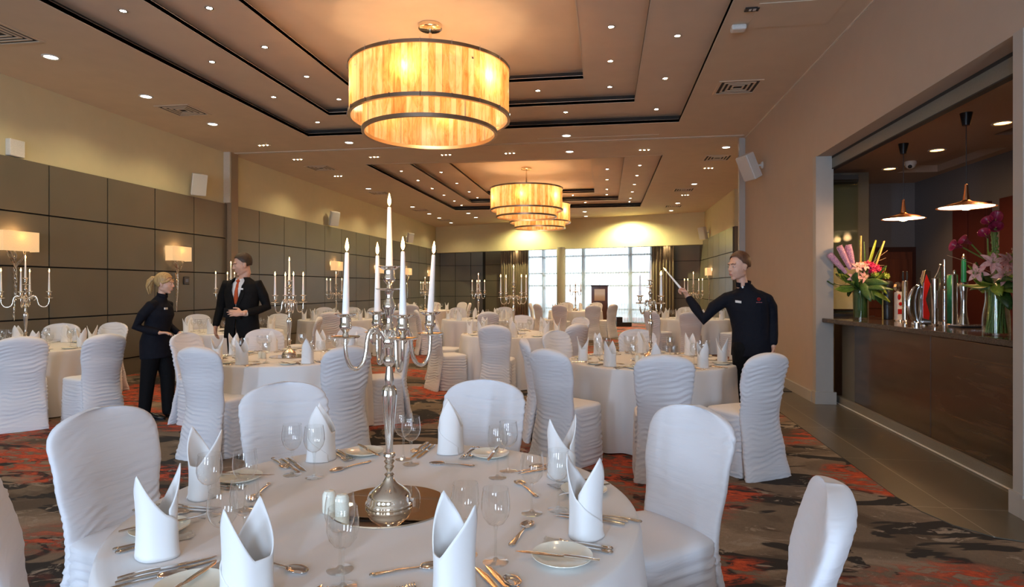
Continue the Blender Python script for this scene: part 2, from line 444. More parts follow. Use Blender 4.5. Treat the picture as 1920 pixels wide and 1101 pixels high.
tag(m.build('trim_2',M['edge'],smooth=False),'slim folding partition track across the ceiling','trim',kind='structure')
# left wall: painted wall above, panelled below
m=MB(); m.box(-8.3,-4.8,0,XL-.06,29.5,ZC); tag(m.build('wall_left',M['wallp'],smooth=False),kind='structure')
ZR=[.29,1.038,1.786,2.534,3.282]
YL=[12.05-1.06*k for k in range(16,-1,-1)]; YL[0]=-4.8
YR=[12.42]+[13.29+1.13*k for k in range(0,15)]; YR=[y for y in YR if y<29.0]+[29.2]
m=MB()
m.box(XL-.06,-4.8,0,XL-.045,29.2,3.275); m.mi=1
for Y in (YL,YR):
    for a,b in zip(Y[:-1],Y[1:]):
        for z0,z1 in zip(ZR[:-1],ZR[1:]): m.box(XL-.045,a+.011,z0+.011,XL,b-.011,z1-.011)
        m.box(XL-.045,a+.001,.0,XL-.015,b-.001,ZR[0]-.011)
tag(m.build('wall_left',[M['gap'],M['panel']],smooth=False),'taupe square wall panels with dark joints','wall panelling',kind='structure')
m=MB(); m.box(XL-.06,12.06,0,XL+.10,12.30,ZC); tag(m.build('trim_3',M['brown'],smooth=False),'brown post in the panelled wall','trim',kind='structure')
m=MB(); m.box(XL-.06,12.02,3.3,XL+.085,12.06,ZC); tag(m.build('trim_4',M['edge'],smooth=False),kind='structure')
# far end
m=MB(); m.box(-8.06,29.2,0,-5.7,29.4,ZC); m.mi=1
for i in range(3):
    for j in range(4):
        m.box(-8.0+.77*i+.012,29.16,ZR[j]+.01,-8.0+.77*(i+1)-.012,29.2,ZR[j+1]-.01)
    m.box(-8.0+.77*i+.012,29.17,0,-8.0+.77*(i+1)-.012,29.2,ZR[0]-.01)
tag(m.build('wall_far',[M['gap'],M['panel']],smooth=False),kind='structure')
def strip(mb,p,q,z0,z1,t):   # upright slab from p to q, thickness t going away
    d=Vector((q[0]-p[0],q[1]-p[1],0)).normalized(); n=Vector((-d.y,d.x,0))
    if n.y<0: n=-n
    a=Vector((p[0],p[1],0)); b=Vector((q[0],q[1],0)); c=b+n*t; e=a+n*t
    mb.poly([(a.x,a.y),(b.x,b.y),(c.x,c.y),(e.x,e.y)],z0,z1)
U=(.941,-.338)
def BL(s,off=0): return (-7.8+U[0]*s+.338*off, 28.5+U[1]*s+.941*off)
def sx(x,off=0): return BL((x-(-7.8+.338*off))/U[0],off)
m=MB(); strip(m,sx(-8.1),sx(3.9),3.13,ZC,.3); tag(m.build('wall_far',M['wallp'],smooth=False),'cream bulkhead over the far windows','wall',kind='structure')
m=MB(); strip(m,sx(-5.75,.75),sx(-3.5,.75),0,3.3,.1); strip(m,sx(1.88,.75),sx(3.9,.75),0,3.3,.1); m.mi=1
for k in range(4):
    strip(m,sx(2.75,.72),sx(3.7,.72),ZR[k]+.01,ZR[k+1]-.01,.03); strip(m,sx(-5.6,.72),sx(-4.7,.72),ZR[k]+.01,ZR[k+1]-.01,.03)
tag(m.build('wall_far',[M['gap'],M['panel']],smooth=False),kind='structure')
# window wall: frame with mullions, glass, sheers
m=MB()
xs=[-3.5,-2.62,-1.9,-1.05,1.05,1.9]
a0,a1=sx(-3.55,.75),sx(1.95,.75)
for x in (-3.52,-2.75,-1.9,-.95,1.02,1.9): strip(m,sx(x-.065,.75),sx(x+.065,.75),0,3.3,.08)
for z in (.02,.55,1.55,2.1,2.85,3.22): strip(m,a0,a1,z-.03,z+.03,.06)
win=tag(m.build('window_1',simple('grey_window_frame',(.20,.26,.29,1),.4),smooth=False),'tall far windows behind sheer curtains','window',kind='structure')
m=MB(); strip(m,sx(-3.5,.79),sx(1.9,.79),.02,3.22,.006); m.build('glass_pane',M['pane'],win,smooth=False)
def pleat(mb,p,q,z0,z1,n,amp,off=0,seed=0):
    P=Vector((p[0],p[1],0)); Q=Vector((q[0],q[1],0)); d=(Q-P); nn=Vector((-d.y,d.x,0)).normalized()
    rnd=random.Random(seed); ph=[rnd.uniform(-.5,.5) for _ in range(n+2)]
    def fn(u,v):
        k=u*n; w=math.sin(2*PI*k+ph[int(k)%n]*.6)*amp*(1.1-.3*v)+math.sin(PI*k*.7+1)*amp*.4
        b=P+d*u+nn*(w+off); return (b.x,b.y,z0+(z1-z0)*v)
    mb.grid(fn,n*8+1,5)
for i,(x0,x1,lab) in enumerate(((-3.5,-2.15,'white sheer curtain left of the far column'),(-2.1,1.88,'wide white sheer curtain right of the far column'))):
    m=MB(); pleat(m,sx(x0,.62),sx(x1,.62),.02,3.28,int((x1-x0)*9),.035,seed=i)
    tag(m.build('sheer_curtain',M['sheer']),lab,'curtain')
for i,(x0,x1,lab) in enumerate(((-4.78,-3.42,'dark brown full length curtain at the left end of the far windows'),(1.86,2.72,'dark brown full length curtain at the right end of the far windows'))):
    m=MB(); pleat(m,sx(x0,.42),sx(x1,.42),.02,3.25,int((x1-x0)*9),.05,seed=5+i)
    tag(m.build('curtain',M['drape'],mods=[m_solid(.006)]),lab,'curtain')
m=MB(); c=sx(-1.88,.0); m.lathe([(.19,0),(.19,3.2)],32,Matrix.Translation((c[0],c[1]+.05,0))); tag(m.build('column',M['column']),'round brown column in front of the far windows','column',kind='structure')
# daylight yard outside the far window: ground, low hedge line
m=MB(); m.box(-14,30.6,-.2,14,60,-.1); tag(m.build('ground',simple('pale_paving',(.5,.5,.48,1),.9),smooth=False),kind='structure')
# right side
m=MB()
m.box(2.67,4.42,3.165,2.85,8.45,ZC); m.box(2.67,8.45,0,2.85,12.5,ZC);
tag(m.build('wall_right',M['barwall'],smooth=False),kind='structure')
m=MB(); m.box(2.67,-4.8,0,2.85,4.40,ZC); m.box(2.67,4.40,3.165,2.85,4.42,ZC); tag(m.build('wall_right',M['barwall'],smooth=False),'near end of the bar wall','wall',kind='structure')
m=MB(); m.box(2.652,-4.8,ZC-.016,2.67,12.38,ZC); tag(m.build('trim_9',M['edge'],smooth=False),'pale bead where the ceiling meets the bar wall','trim',kind='structure')
m=MB(); m.box(2.56,12.38,0,2.67,12.5,ZC); tag(m.build('trim_5',M['trim'],smooth=False),'pale post where the taupe wall ends','trim',kind='structure')
m=MB(); m.box(2.64,8.46,0,2.67,12.38,.14); m.box(2.64,-4.8,0,2.67,4.38,.14)
tag(m.build('baseboard_right',M['trim'],smooth=False),kind='structure')
# lining of the bar opening
m=MB()
m.box(2.66,8.33,0,2.87,8.45,3.17); m.box(2.645,8.31,0,2.90,8.45,.16)
m.box(2.66,4.40,0,2.87,4.50,3.17); m.box(2.645,4.38,0,2.90,4.52,.16)
m.mi=0
tag(m.build('trim_6',M['trim'],smooth=False),'grey lining around the bar opening','trim',kind='structure')
m=MB(); m.box(2.85,4.4,3.135,2.915,8.5,3.17); m.box(2.85,4.4,3.0,2.915,8.5,3.012)
tag(m.build('trim_7',M['dark'],smooth=False),'dark track along the head of the bar opening','trim',kind='structure')
m=MB(); m.box(2.852,4.4,3.012,2.91,8.5,3.135); tag(m.build('trim_8',simple('grey_green_track',(.16,.17,.15,1),.5),smooth=False),kind='structure')
# second half of the hall is wider on the right
m=MB(); m.box(4.5,12.4,0,4.7,18.9,ZC); m.box(2.67,12.5,0,4.7,12.6,ZC); m.box(3.76,18.8,3.3,4.6,18.95,ZC); m.box(3.76,18.9,0,3.95,25.6,ZC)
tag(m.build('wall_right',M['wallp'],smooth=False),'cream wall of the far half of the hall','wall',kind='structure')
m=MB(); m.box(3.74,18.78,0,3.757,25.3,3.275); m.box(3.74,18.765,0,4.5,18.79,3.275); m.mi=1
ys=[18.8+1.1*k for k in range(6)]+[25.1]
for a,b in zip(ys[:-1],ys[1:]):
    for z0,z1 in zip(ZR[:-1],ZR[1:]): m.box(3.70,a+.011,z0+.011,3.74,b-.011,z1-.011)
    m.box(3.71,a+.01,0,3.74,b-.01,.28)
for z0,z1 in zip(ZR[:-1],ZR[1:]): m.box(3.74,18.74,z0+.011,4.5,18.765,z1-.011)
tag(m.build('wall_right',[M['gap'],M['panel']],smooth=False),'taupe square panels on the far right wall','wall panelling',kind='structure')
# wall behind the camera, with three daylight windows
m=MB(); W3=[(-6.6,-4.2),(-3.2,-.8),(.0,2.0)]
xs=[-8.3]+[q for w in W3 for q in w]+[2.85]
for i in range(0,len(xs),2): m.box(xs[i],-5.0,0,xs[i+1],-4.8,ZC)
for a,b in W3: m.box(a,-5.0,0,b,-4.8,.5); m.box(a,-5.0,3.3,b,-4.8,ZC)
tag(m.build('wall_near',M['wallp'],smooth=False),kind='structure')
for i,(a,b) in enumerate(W3):
    m=MB()
    for x in (a,(a+b)/2-.025,b-.05): m.box(x,-4.95,.5,x+.05,-4.88,3.3)
    for z in (.5,3.25): m.box(a,-4.95,z,b,-4.88,z+.05)
    w=tag(m.build('window_%d'%(i+2),M['trim'],smooth=False),kind='structure')
# bar room
m=MB(); m.box(5.0,3.9,0,5.15,11.1,3.3); tag(m.build('wall_bar',M['bluegrey'],smooth=False),'slate blue side wall of the bar','wall',kind='structure')
m=MB(); m.box(2.85,10.9,0,5.15,11.05,3.3); tag(m.build('wall_bar',M['bluegrey'],smooth=False),'slate blue end wall of the bar','wall',kind='structure')
m=MB(); m.box(2.85,3.8,0,5.15,3.95,3.3); tag(m.build('wall_bar',M['bluegrey'],smooth=False),kind='structure')
m=MB()
slab(m,2.87,5.15,3.9,11.1,3.2,3.3,[(4.3,4.85,5.4,7.6),(4.3,4.85,8.3,9.9)]); m.box(4.2,5.3,3.3,4.9,7.7,3.34); m.box(4.2,8.2,3.3,4.9,10,3.34)
tag(m.build('ceiling',simple('bar_ceiling_paint',(.36,.28,.23,1),.7),smooth=False),'low ceiling over the bar with two recesses','ceiling',kind='structure')
# end-wall joinery behind the bar
# folded green glass partition at far side of opening
for i,(x0,x1,y) in enumerate(((2.92,3.32,8.75),(2.95,3.40,8.95),(2.98,3.46,9.15))):
    g=empty('glass_partition',(0,0,0),0,'%s grey-green glass leaf folded behind the far side of the bar opening'%['nearest','middle','farthest'][i],'glass panel','folded glass leaves at the bar')
    m=MB(); m.box(x0,y,1.12,x1,y+.012,2.97); m.build('glass_panel',M['greenglass'],g,smooth=False)
    m=MB(); m.box(x0,y-.01,2.93,x1,y+.022,2.99); m.box(x0,y-.01,1.10,x1,y+.022,1.14); m.build('rail',M['dark'],g,smooth=False)
m=MB(); m.box(3.0,9.5,0,3.75,9.6,3.15); tag(m.build('wall_bar',M['olive'],smooth=False),'olive return wall left of the bar door','wall',kind='structure')
g=empty('picture',(3.42,9.49,1.48),0,'pale framed picture on the olive wall behind the first vase','picture')
m=MB(); m.box(-.22,-.02,-.3,.22,0,.3); m.build('print',simple('pale_print',(.78,.66,.54,1),.6),g,smooth=False)
m=MB()
for (x0,z0,x1,z1) in ((-.24,-.32,.24,-.30),(-.24,.30,.24,.32),(-.24,-.32,-.22,.32),(.22,-.32,.24,.32)): m.box(x0,-.03,z0,x1,0,z1)
m.build('frame',M['doorframe'],g,smooth=False)
m=MB(); m.box(4.05,10.86,0,5.0,10.9,2.15); d=tag(m.build('door_1',M['doorframe'],smooth=False),'mahogany door at the end of the bar','door',kind='structure')
m=MB(); m.box(4.13,10.82,0,4.93,10.86,2.07); m.box(4.2,10.805,1.15,4.86,10.82,1.95); m.box(4.2,10.805,.15,4.86,10.82,1.0); m.build('door_leaf',M['door'],d,smooth=False,mods=[m_bevel(.006)])
m=MB(); m.tube([(4.22,10.80,1.02),(4.22,10.76,1.02),(4.34,10.76,1.02)],.009,10); m.build('door_handle',M['chrome'],d)
for i,(y0,y1) in enumerate(((8.87,9.68),(7.0,8.62))):
    m=MB(); m.box(4.94,y0,0,4.998,y1,2.62); m.box(4.925,y0+.03,.05,4.94,(y0+y1)/2-.01,2.58); m.box(4.925,(y0+y1)/2+.01,.05,4.94,y1-.03,2.58)
    tag(m.build('tall_cabinet',M['redpanel'],smooth=False),['dark red tall cabinet left of the plum callas, against the slate wall','dark red tall cabinet behind the bouquet of callas and lilies'][i],'cabinet')
m=MB(); m.box(4.45,4.6,.0,4.9,6.9,.9); m.box(4.42,4.6,.9,4.92,6.9,.94); tag(m.build('back_counter',M['granite'],smooth=False,mods=[m_bevel(.004)]),'dark worktop behind the beer taps','counter')
# bar counter
bar=empty('bar_counter',(2.95,6.4,0),0,'bar with dark granite top and bronzed front panels','bar')
top=[(2.73,8.36),(2.83,7.6),(2.90,6.9),(2.955,6.2),(2.99,5.5),(3.01,4.8),(3.01,4.45),(3.78,4.45),(3.78,8.7),(2.9,8.7),(2.9,8.36)]
m=MB(); m.poly([(x-2.95,y-6.4) for x,y in reversed(top)],1.045,1.10); m.build('granite_top',M['granite'],bar,smooth=False,mods=[m_bevel(.01,3)])
for i,(y0,y1) in enumerate(((4.45,6.195),(6.205,7.95))):
    m=MB(); m.box(.03,y0-6.4,.10,.06,y1-6.4,1.045); m.build('front_panel',M['barpanel'],bar,smooth=False,mods=[m_bevel(.003)])
m=MB(); m.box(.03,1.555,.10,.06,1.95,1.045); tag(m.build('end_panel',M['olive'],bar,smooth=False),'plain olive end panel')
m=MB(); m.box(.06,-1.95,0,.10,2.3,1.045); m.box(.10,-1.95,.9,.66,2.3,1.045); m.build('carcass',M['black'],bar,smooth=False)
m=MB(); m.box(-.0,-1.95,0.006,.06,2.05,.10); m.build('plinth',simple('plinth_paint',(.22,.20,.16,1),.5),bar,smooth=False)
m=MB(); m.box(-.012,-1.95,.006,.0,2.05,.014); m.build('plinth_trim',simple('pale_metal_edge',(.85,.83,.78,1),.3),bar,smooth=False)
# ================================================================ LIGHTS AND FIXTURES
def lamp(kind,name,loc,energy,color=(1,1,1),size=.05,rot=None,**k):
    L=bpy.data.lights.new(name,kind); L.energy=energy; L.color=color
    if kind in('POINT','SPOT'): L.shadow_soft_size=size
    for a,b in k.items(): setattr(L,a,b)
    o=bpy.data.objects.new(name,L); COL.objects.link(o); o.location=loc
    if rot: o.rotation_euler=rot
    return o
WARM=(1,.63,.33); SOFT=(1,.84,.62); COOL=(.52,.72,1.0)
ORD=['leftmost','second from the left','third from the left','fourth from the left','fifth from the left','sixth from the left','seventh from the left','eighth from the left','ninth from the left','tenth from the left','eleventh from the left','twelfth from the left','thirteenth from the left','fourteenth from the left','fifteenth from the left','sixteenth from the left']
NTH=['nearest','second','third','fourth','fifth','sixth','seventh','eighth','ninth','tenth']
# --- chandeliers
def chandelier(x,y,label):
    g=empty('chandelier',(x,y,4.83),0,label,'chandelier','round onyx strip chandeliers')
    Z=4.83
    def ring(r,z,h,w=.018):
        m=MB(); m.lathe([(r-w,z-h/2),(r+w,z-h/2),(r+w,z+h/2),(r-w,z+h/2),(r-w,z-h/2)],96,cap0=False,cap1=False); return m
    for (r,z0,z1,nm) in ((1.0,3.655-Z,4.215-Z,'outer_shade'),(.835,3.47-Z,4.02-Z,'inner_shade')):
        m=MB(); m.lathe([(r,z0),(r,z1)],192,cap0=False,cap1=False); m.build(nm,M['strips'],g)
        ring(r,z0-.015,.045).build('metal_band',M['bronze'],g,angle=60); ring(r,z1+.015,.04).build('metal_band',M['bronze'],g,angle=60)
    m=MB()
    for k in range(18):
        a=2*PI*k/18; c,s=math.cos(a),math.sin(a)
        for z in (4.235-Z,3.64-Z): m.cbox((1.021*c,1.021*s,z),(.008,.018,.055),None)
    m.build('clip',M['chrome'],g,smooth=False)
    m=MB(); m.lathe([(.0,0),(.145,0),(.15,-.01),(.15,-.05),(.14,-.058),(.0,-.058)],48,cap0=False,cap1=False); m.build('ceiling_rose',M['brass'],g)
    m=MB(); m.tube([(0,0,-.05),(0,0,-.75)],.02,16); m.build('stem',M['brass'],g)
    m=MB()
    for k in range(4):
        a=PI/4+PI/2*k; m.tube([(0,0,-.72),(1.0*math.cos(a),1.0*math.sin(a),-.72)],.012,8)
        m.tube([(.835*math.cos(a),.835*math.sin(a),-.72),(.835*math.cos(a),.835*math.sin(a),-1.36)],.006,6)
    m.build('frame',M['bronze'],g)
    for k in range(6):
        a=PI/6+PI/3*k; bx,by=.62*math.cos(a),.62*math.sin(a)
        m=MB(); m.tube([(bx,by,-.72),(bx,by,-.78)],.018,10); m.mi=1; m.ell((bx,by,-.82),(.035,.035,.045),14,8)
        m.build('bulb',[M['bronze'],M['bulb']],g)
        lamp('POINT','chandelier_light',(x+.9*math.cos(a),y+.9*math.sin(a),Z-.86),CH_W,WARM,.05)
    lamp('POINT','chandelier_light',(x,y,Z-1.0),CH_W*3.2,WARM,.12)
CH_W=8
for p,l in (((-2.2,7.55),'nearest and largest-looking round chandelier of amber onyx strips with bronze bands'),
            ((-2.18,17.0),'second round amber chandelier, in the far ceiling recess'),
            ((-2.15,20.3),'farthest round amber chandelier, partly hidden behind the second one')):
    chandelier(p[0],p[1],l)
# --- large recessed downlights in the outer ceiling
def downlight(proto=None):
    g=empty('downlight')
    m=MB(); m.lathe([(.075,-.001),(.098,-.001),(.1,-.008),(.096,-.012),(.075,-.010)],32,cap0=False,cap1=False); m.build('rim',M['white'],g)
    m=MB(); m.lathe([(.0,-.004),(.076,-.004)],24,cap0=False,cap1=False); m.build('diffuser',M['cool_bulb'],g)
    return g
rows={'left':[(-6.86,y) for y in (6.72,8.33,9.92,17.13,21.28,23.4,24.87,26.86)],
      'row by the left edge of the recesses':[(-5.05,11.6),(-5.3,23.47),(-5.3,24.9)],
      'row by the right edge of the recesses':[(-.73,11.69),(-.75,13.08),(-.78,23.64),(-.78,25.13)],
      'right':[(2.46,13.16),(2.46,17.73),(2.46,21.71),(2.46,23.8)]}
first=None
for rn,pts in rows.items():
    for k,(x,y) in enumerate(pts):
        if first is None: o=first=downlight()
        else: o=copy_tree(first)
        o.location=(x,y,ZC)
        where={'left':'along the left wall','right':'along the right side of the hall'}.get(rn,'in the '+rn)
        tag(o,'recessed downlight %s, %s from the camera'%(where,NTH[k]),'downlight','round recessed downlights')
DL_W=42
for (x,y) in [(-6.95,4.9),(-6.95,6.7),(-6.95,8.35),(-6.95,9.95),(-6.95,14.5),(-6.95,17.1),(-6.95,19.3),(-6.95,21.4),(-6.95,24.4),(-6.95,26.8)]:
    lamp('SPOT','downlight_beam',(x,y,ZC-.03),DL_W*(1.35 if y>12 else 1),(1,.85,.50),.06,None,spot_size=math.radians(140),spot_blend=.6)
for (x,y) in [(-4.0,11.7),(-.73,11.7),(-.75,13.1),(-4.0,13.1),(2.46,13.2),(2.46,15.4),(2.46,17.7),(2.46,19.8),(2.46,21.9),(-5.3,23.6),(-.78,23.7)]:
    lamp('SPOT','downlight_beam',(x,y,ZC-.03),DL_W*1.1,(1,.82,.58),.06,None,spot_size=math.radians(120),spot_blend=.7)
for (x,s) in ((1.0,1.0),(-3.4,.55)):       # the two that graze the far bulkhead
    p=BL((x+7.8)/U[0],-.8); lamp('SPOT','bulkhead_beam',(p[0],p[1],ZC-.05),620*s,(1,.92,.44),.05,(0,0,0),spot_size=math.radians(160),spot_blend=.6)
for x in (-4.1,2.3):
    p=BL((x+7.8)/U[0],.33); lamp('SPOT','curtain_beam',(p[0],p[1],3.25),11,(1,.75,.42),.04,None,spot_size=math.radians(110),spot_blend=.7)
# --- small triple spots
def triple():
    g=empty('triple_spotlight')
    m=MB(); m.box(-.13,-.045,-.006,.13,.045,0); m.build('plate',M['soffit'],g,smooth=False)
    for k in(-1,0,1):
        m=MB(); m.lathe([(.0,-.012),(.013,-.012),(.015,-.004)],14,Matrix.Translation((k*.085,0,0)),cap0=False,cap1=False); m.build('spot_bulb',M['star_bulb'],g)
    return g
tr=None; trl=[(-6.86,11.55),(-6.86,12.95),(-6.86,15.06),(-5.06,12.97),(-3.43,12.99),(-2.03,13.04),(.81,13.14),(2.47,15.4),(2.47,19.81)]
nm=['over the panelled left wall, just before the brown post','over the left wall, just past the brown post','farthest of those over the left wall','at the near left corner of the far ceiling recess','near the far ceiling recess, left of the second chandelier','straight before the second chandelier','at the near right corner of the far ceiling recess','over the right side, nearer one','over the right side, farther one']
for (x,y),l in zip(trl,nm):
    tr=triple() if tr is None else tr; o=tr if l==nm[0] else copy_tree(tr); o.location=(x,y,ZC)
    tag(o,'small triple ceiling spotlight '+l,'spotlight','small triple ceiling spotlights')
# --- star spots inside the recesses
def star():
    g=empty('recess_spotlight')
    m=MB(); m.lathe([(.033,0),(.048,0),(.048,-.006),(.033,-.006)],20,cap0=False,cap1=False); m.build('rim',M['chrome'],g)
    m=MB(); m.lathe([(.0,-.006),(.034,-.003)],16,cap0=False,cap1=False); m.build('spot_bulb',M['star_bulb'],g)
    return g
ST_W=21
st0=None
SG=[('lower step of the near recess, left side',4.53,[(-5.23,y) for y in (3.1,4.55,6.01,7.55,9.1,10.61)]),
    ('lower step of the near recess, far side',4.53,[(-3.7,10.65),(-2.2,10.65),(-.68,10.65)]),
    ('lower step of the near recess, right side',4.53,[(.86,y) for y in (4.6,6.1,7.61,9.14,10.7)]),
    ('upper step of the near recess, left side',4.68,[(-4.46,y) for y in (4.1,5.24,6.39,7.54,8.69,9.83)]),
    ('upper step of the near recess, far side',4.68,[(-3.3,9.88),(-1.08,9.88)]),
    ('upper step of the near recess, right side',4.68,[(.07,y) for y in (4.1,5.24,6.4,7.59,8.74,9.87)]),
    ('lower step of the far recess, left side',4.53,[(-5.27,y) for y in (14.2,15.42,16.85,18.3,19.69,21.09,22.2)]),
    ('lower step of the far recess, right side',4.53,[(.85,y) for y in (14.2,15.59,16.99,18.46,19.9,21.3,22.2)]),
    ('lower step of the far recess, far side',4.53,[(-3.6,22.15),(-.71,22.15)]),
    ('upper step of the far recess, left side',4.68,[(-4.5,y) for y in (14.9,16.52,18.35,20.06,21.4)]),
    ('upper step of the far recess, right side',4.68,[(.05,y) for y in (14.9,16.75,18.41,20.19,21.4)]),
    ('upper step of the far recess, far side',4.68,[(-3.3,21.35),(-1.11,21.35)])]
def upy(x,y,z):
    d=-x*SN+y*CS; return HOR-FPX*(z-CH)/d
for where,z,pts in SG:
    k=0
    for j,(x,y) in enumerate(pts):
        vis = upy(x,y,z)>-8
        if vis:
            if st0 is None: o=st0=star()
            else: o=copy_tree(st0)
            o.location=(x,y,z)
            tag(o,'small spotlight in the %s, %s'%(where,(NTH[k]+' from the camera') if 'far side' not in where else ORD[k]),'spotlight','small spotlights in the ceiling recesses'); k+=1
        lamp('SPOT','recess_beam',(x,y,z-.02),ST_W*(1.7 if y>12 else 1),(1,.70,.40),.03,None,spot_size=math.radians(100),spot_blend=.6)
# --- air vents
def vent():
    g=empty('air_vent')
    m=MB(); 
    for a,b in ((.30,.26),(.215,.19),(.15,.125),(.085,.06)):
        m.box(-a,-a,-.012,a,-b,-.002); m.box(-a,b,-.012,a,a,-.002); m.box(-a,-b,-.012,-b,b,-.002); m.box(b,-b,-.012,a,b,-.002)
    m.build('louvre',M['soffit'],g,smooth=False)
    m=MB(); m.box(-.27,-.27,-.003,.27,.27,-.001); m.build('backing',M['dark'],g,smooth=False); return g
v0=None
for k,(x,y,l) in enumerate([(-6.8,6.0,'nearest one along the left wall'),(-6.8,9.08,'second one along the left wall'),(-6.8,13.99,'third along the left wall, past the brown post'),(-6.85,17.99,'fourth along the left wall'),(-6.85,22.22,'fifth along the left wall'),(-6.85,25.7,'farthest along the left wall'),
        (1.88,9.22,'near the bar wall'),(2.47,14.22,'nearest of those over the far right side'),(2.3,18.74,'second over the far right side'),(2.4,22.5,'farthest over the right side')]):
    o=vent() if v0 is None else copy_tree(v0)
    if v0 is None: v0=o
    o.location=(x,y,ZC); tag(o,'square ceiling air vent with dark louvres, '+l,'vent','square ceiling air vents')
m=MB(); m.box(-.42,-.3,-.008,.42,.3,0); tag(m.build('access_panel',M['soffit'],smooth=False,loc=(1.97,6.83,ZC-.001)),'flat square access panel in the ceiling near the bar','panel')
m=MB(); m.box(-.07,-.04,-.014,.07,.04,0); m.mi=1; m.box(-.03,-.025,-.016,-.005,.02,-.014); m.box(.01,-.025,-.016,.04,.02,-.014); tag(m.build('ceiling_sensor',[M['black'],M['white']],smooth=False,loc=(1.5,6.65,ZC)),'small dark sensor plate on the ceiling beside the access panel','sensor')
m=MB(); m.box(-.08,-.06,-.06,.08,.06,0); tag(m.build('smoke_detector',M['white'],smooth=False,mods=[m_bevel(.02,3)],loc=(1.45,7.06,ZC)),'white detector box on the ceiling near the bar wall','detector')
# --- wall speakers
def speaker(loc,rz,ry,label,s=1.0):
    g=empty('wall_speaker',loc,rz,label,'speaker','white wall speakers'); g.scale=(s,s,s)
    R=Matrix.Translation((.26,0,.02))@Matrix.Rotation(ry,4,'Y')
    m=MB(); m.poly([(-.10,-.10),(.10,-.15),(.10,.15),(-.10,.10)],-.22,.22,R); m.build('cabinet',M['white'],g,smooth=False,mods=[m_bevel(.015,3)])
    m=MB(); m.box(.10,-.135,-.205,.112,.135,.205,R); m.build('grille',simple('speaker_grille',(.55,.52,.47,1),.7,0,.1,300,.3),g,smooth=False,mods=[m_bevel(.004)])
    m=MB(); m.tube([(-.0,0,.06),(.10,0,.05),(.18,0,.0)],.018,10); m.ell((.01,0,.06),(.02,.05,.06),14,8); m.build('bracket',M['white'],g)
speaker((-8.06,11.05,3.48),math.radians(-35),.25,'white speaker on the left wall just before the brown post',.95)
speaker((-8.06,17.1,3.48),math.radians(-35),.25,'white speaker on the left wall beyond the brown post',.95)
speaker((-8.06,24.2,3.48),math.radians(-35),.25,'farthest white speaker on the left wall',.9)
speaker((2.67,11.05,3.53),math.radians(205),.45,'white tilted speaker high on the taupe wall beside the bar',1.0)
speaker((3.76,23.4,3.45),math.radians(215),.25,'white speaker on the far right wall above the panels',1.0)
m=MB(); m.box(-8.06,7.2,3.29,-7.98,7.42,3.52); tag(m.build('alarm_box',M['white'],smooth=False,mods=[m_bevel(.01)]),'white box on the left wall on top of the panels','alarm')
g=empty('wall_thermostat',(-8.0,10.75,1.62),0,'small black thermostat on the left wall panel behind the two talking people','thermostat')
m=MB(); m.box(0,-.075,-.075,.025,.075,.075); m.build('housing',M['black'],g,smooth=False,mods=[m_bevel(.006)])
m=MB(); m.box(.025,-.04,-.03,.027,.04,.03); m.build('screen',simple('thermostat_screen',(.12,.15,.22,1),.2),g,smooth=False)
# --- wall lights: half box shade on a spray of twisted silver stems
def sconce():
    g=empty('wall_light')
    w=.26; dp=.16; h=.135
    m=MB(); m.box(dp-.004,-w,-h,dp,w,h); m.box(.01,-w,-h,dp-.004,-w+.004,h); m.box(.01,w-.004,-h,dp-.004,w,h)
    m.build('lamp_shade',M['lshade'],g,smooth=False)
    m=MB(); rnd=random.Random(4)
    for k in range(9):
        y=rnd.uniform(-.17,.17); 
        m.tube([(.075,y,-.10),(.09,y*.8+.02*math.sin(k),-.2),(.07,y*.25+.02*math.cos(k*2),-.3),(.05,0,-.37)],.005,6)
    for k in range(5):
        p=[]
        for i in range(26):
            t=i/25; a=t*9+k*1.26; r=.017*(1-t*.8)+.004; p.append((.045+r*math.cos(a),r*math.sin(a)+.012*math.sin(t*5),-.36-.72*t))
        m.tube(p,.0045,5)
    m.build('twisted_stem',M['silver'],g)
    m=MB(); m.box(0,-.05,-.06,.03,.05,.06); m.tube([(.02,0,0),(.075,0,0),(.075,0,.02)],.01,8); m.mi=1; m.ell((.075,0,.06),(.03,.03,.045),14,8); m.build('bulb_holder',[M['chrome'],M['bulb']],g)
    return g
s0=None
names=['nearest wall light on the left wall, at the left edge','wall light on the left wall behind the woman','third wall light, far beyond the brown post','fourth wall light along the left wall','fifth wall light along the left wall','farthest wall light on the left wall']
for k,y in enumerate((7.24,10.44,17.3,20.8,24.0,27.3)):
    o=sconce() if s0 is None else copy_tree(s0)
    if s0 is None: s0=o
    o.location=(-8.0,y,2.12); tag(o,'amber box-shaded '+names[k],'wall light','box-shaded wall lights')
    lamp('POINT','wall_light_glow',(-7.92,y,2.2),7,(1,.58,.24),.04)
o=copy_tree(s0); o.location=(3.7,22.6,2.04); o.rotation_euler=(0,0,PI); tag(o,'amber box-shaded wall light on the far right wall behind the waiter','wall light','box-shaded wall lights')
lamp('POINT','wall_light_glow',(3.62,22.6,2.12),7,(1,.58,.24),.04)
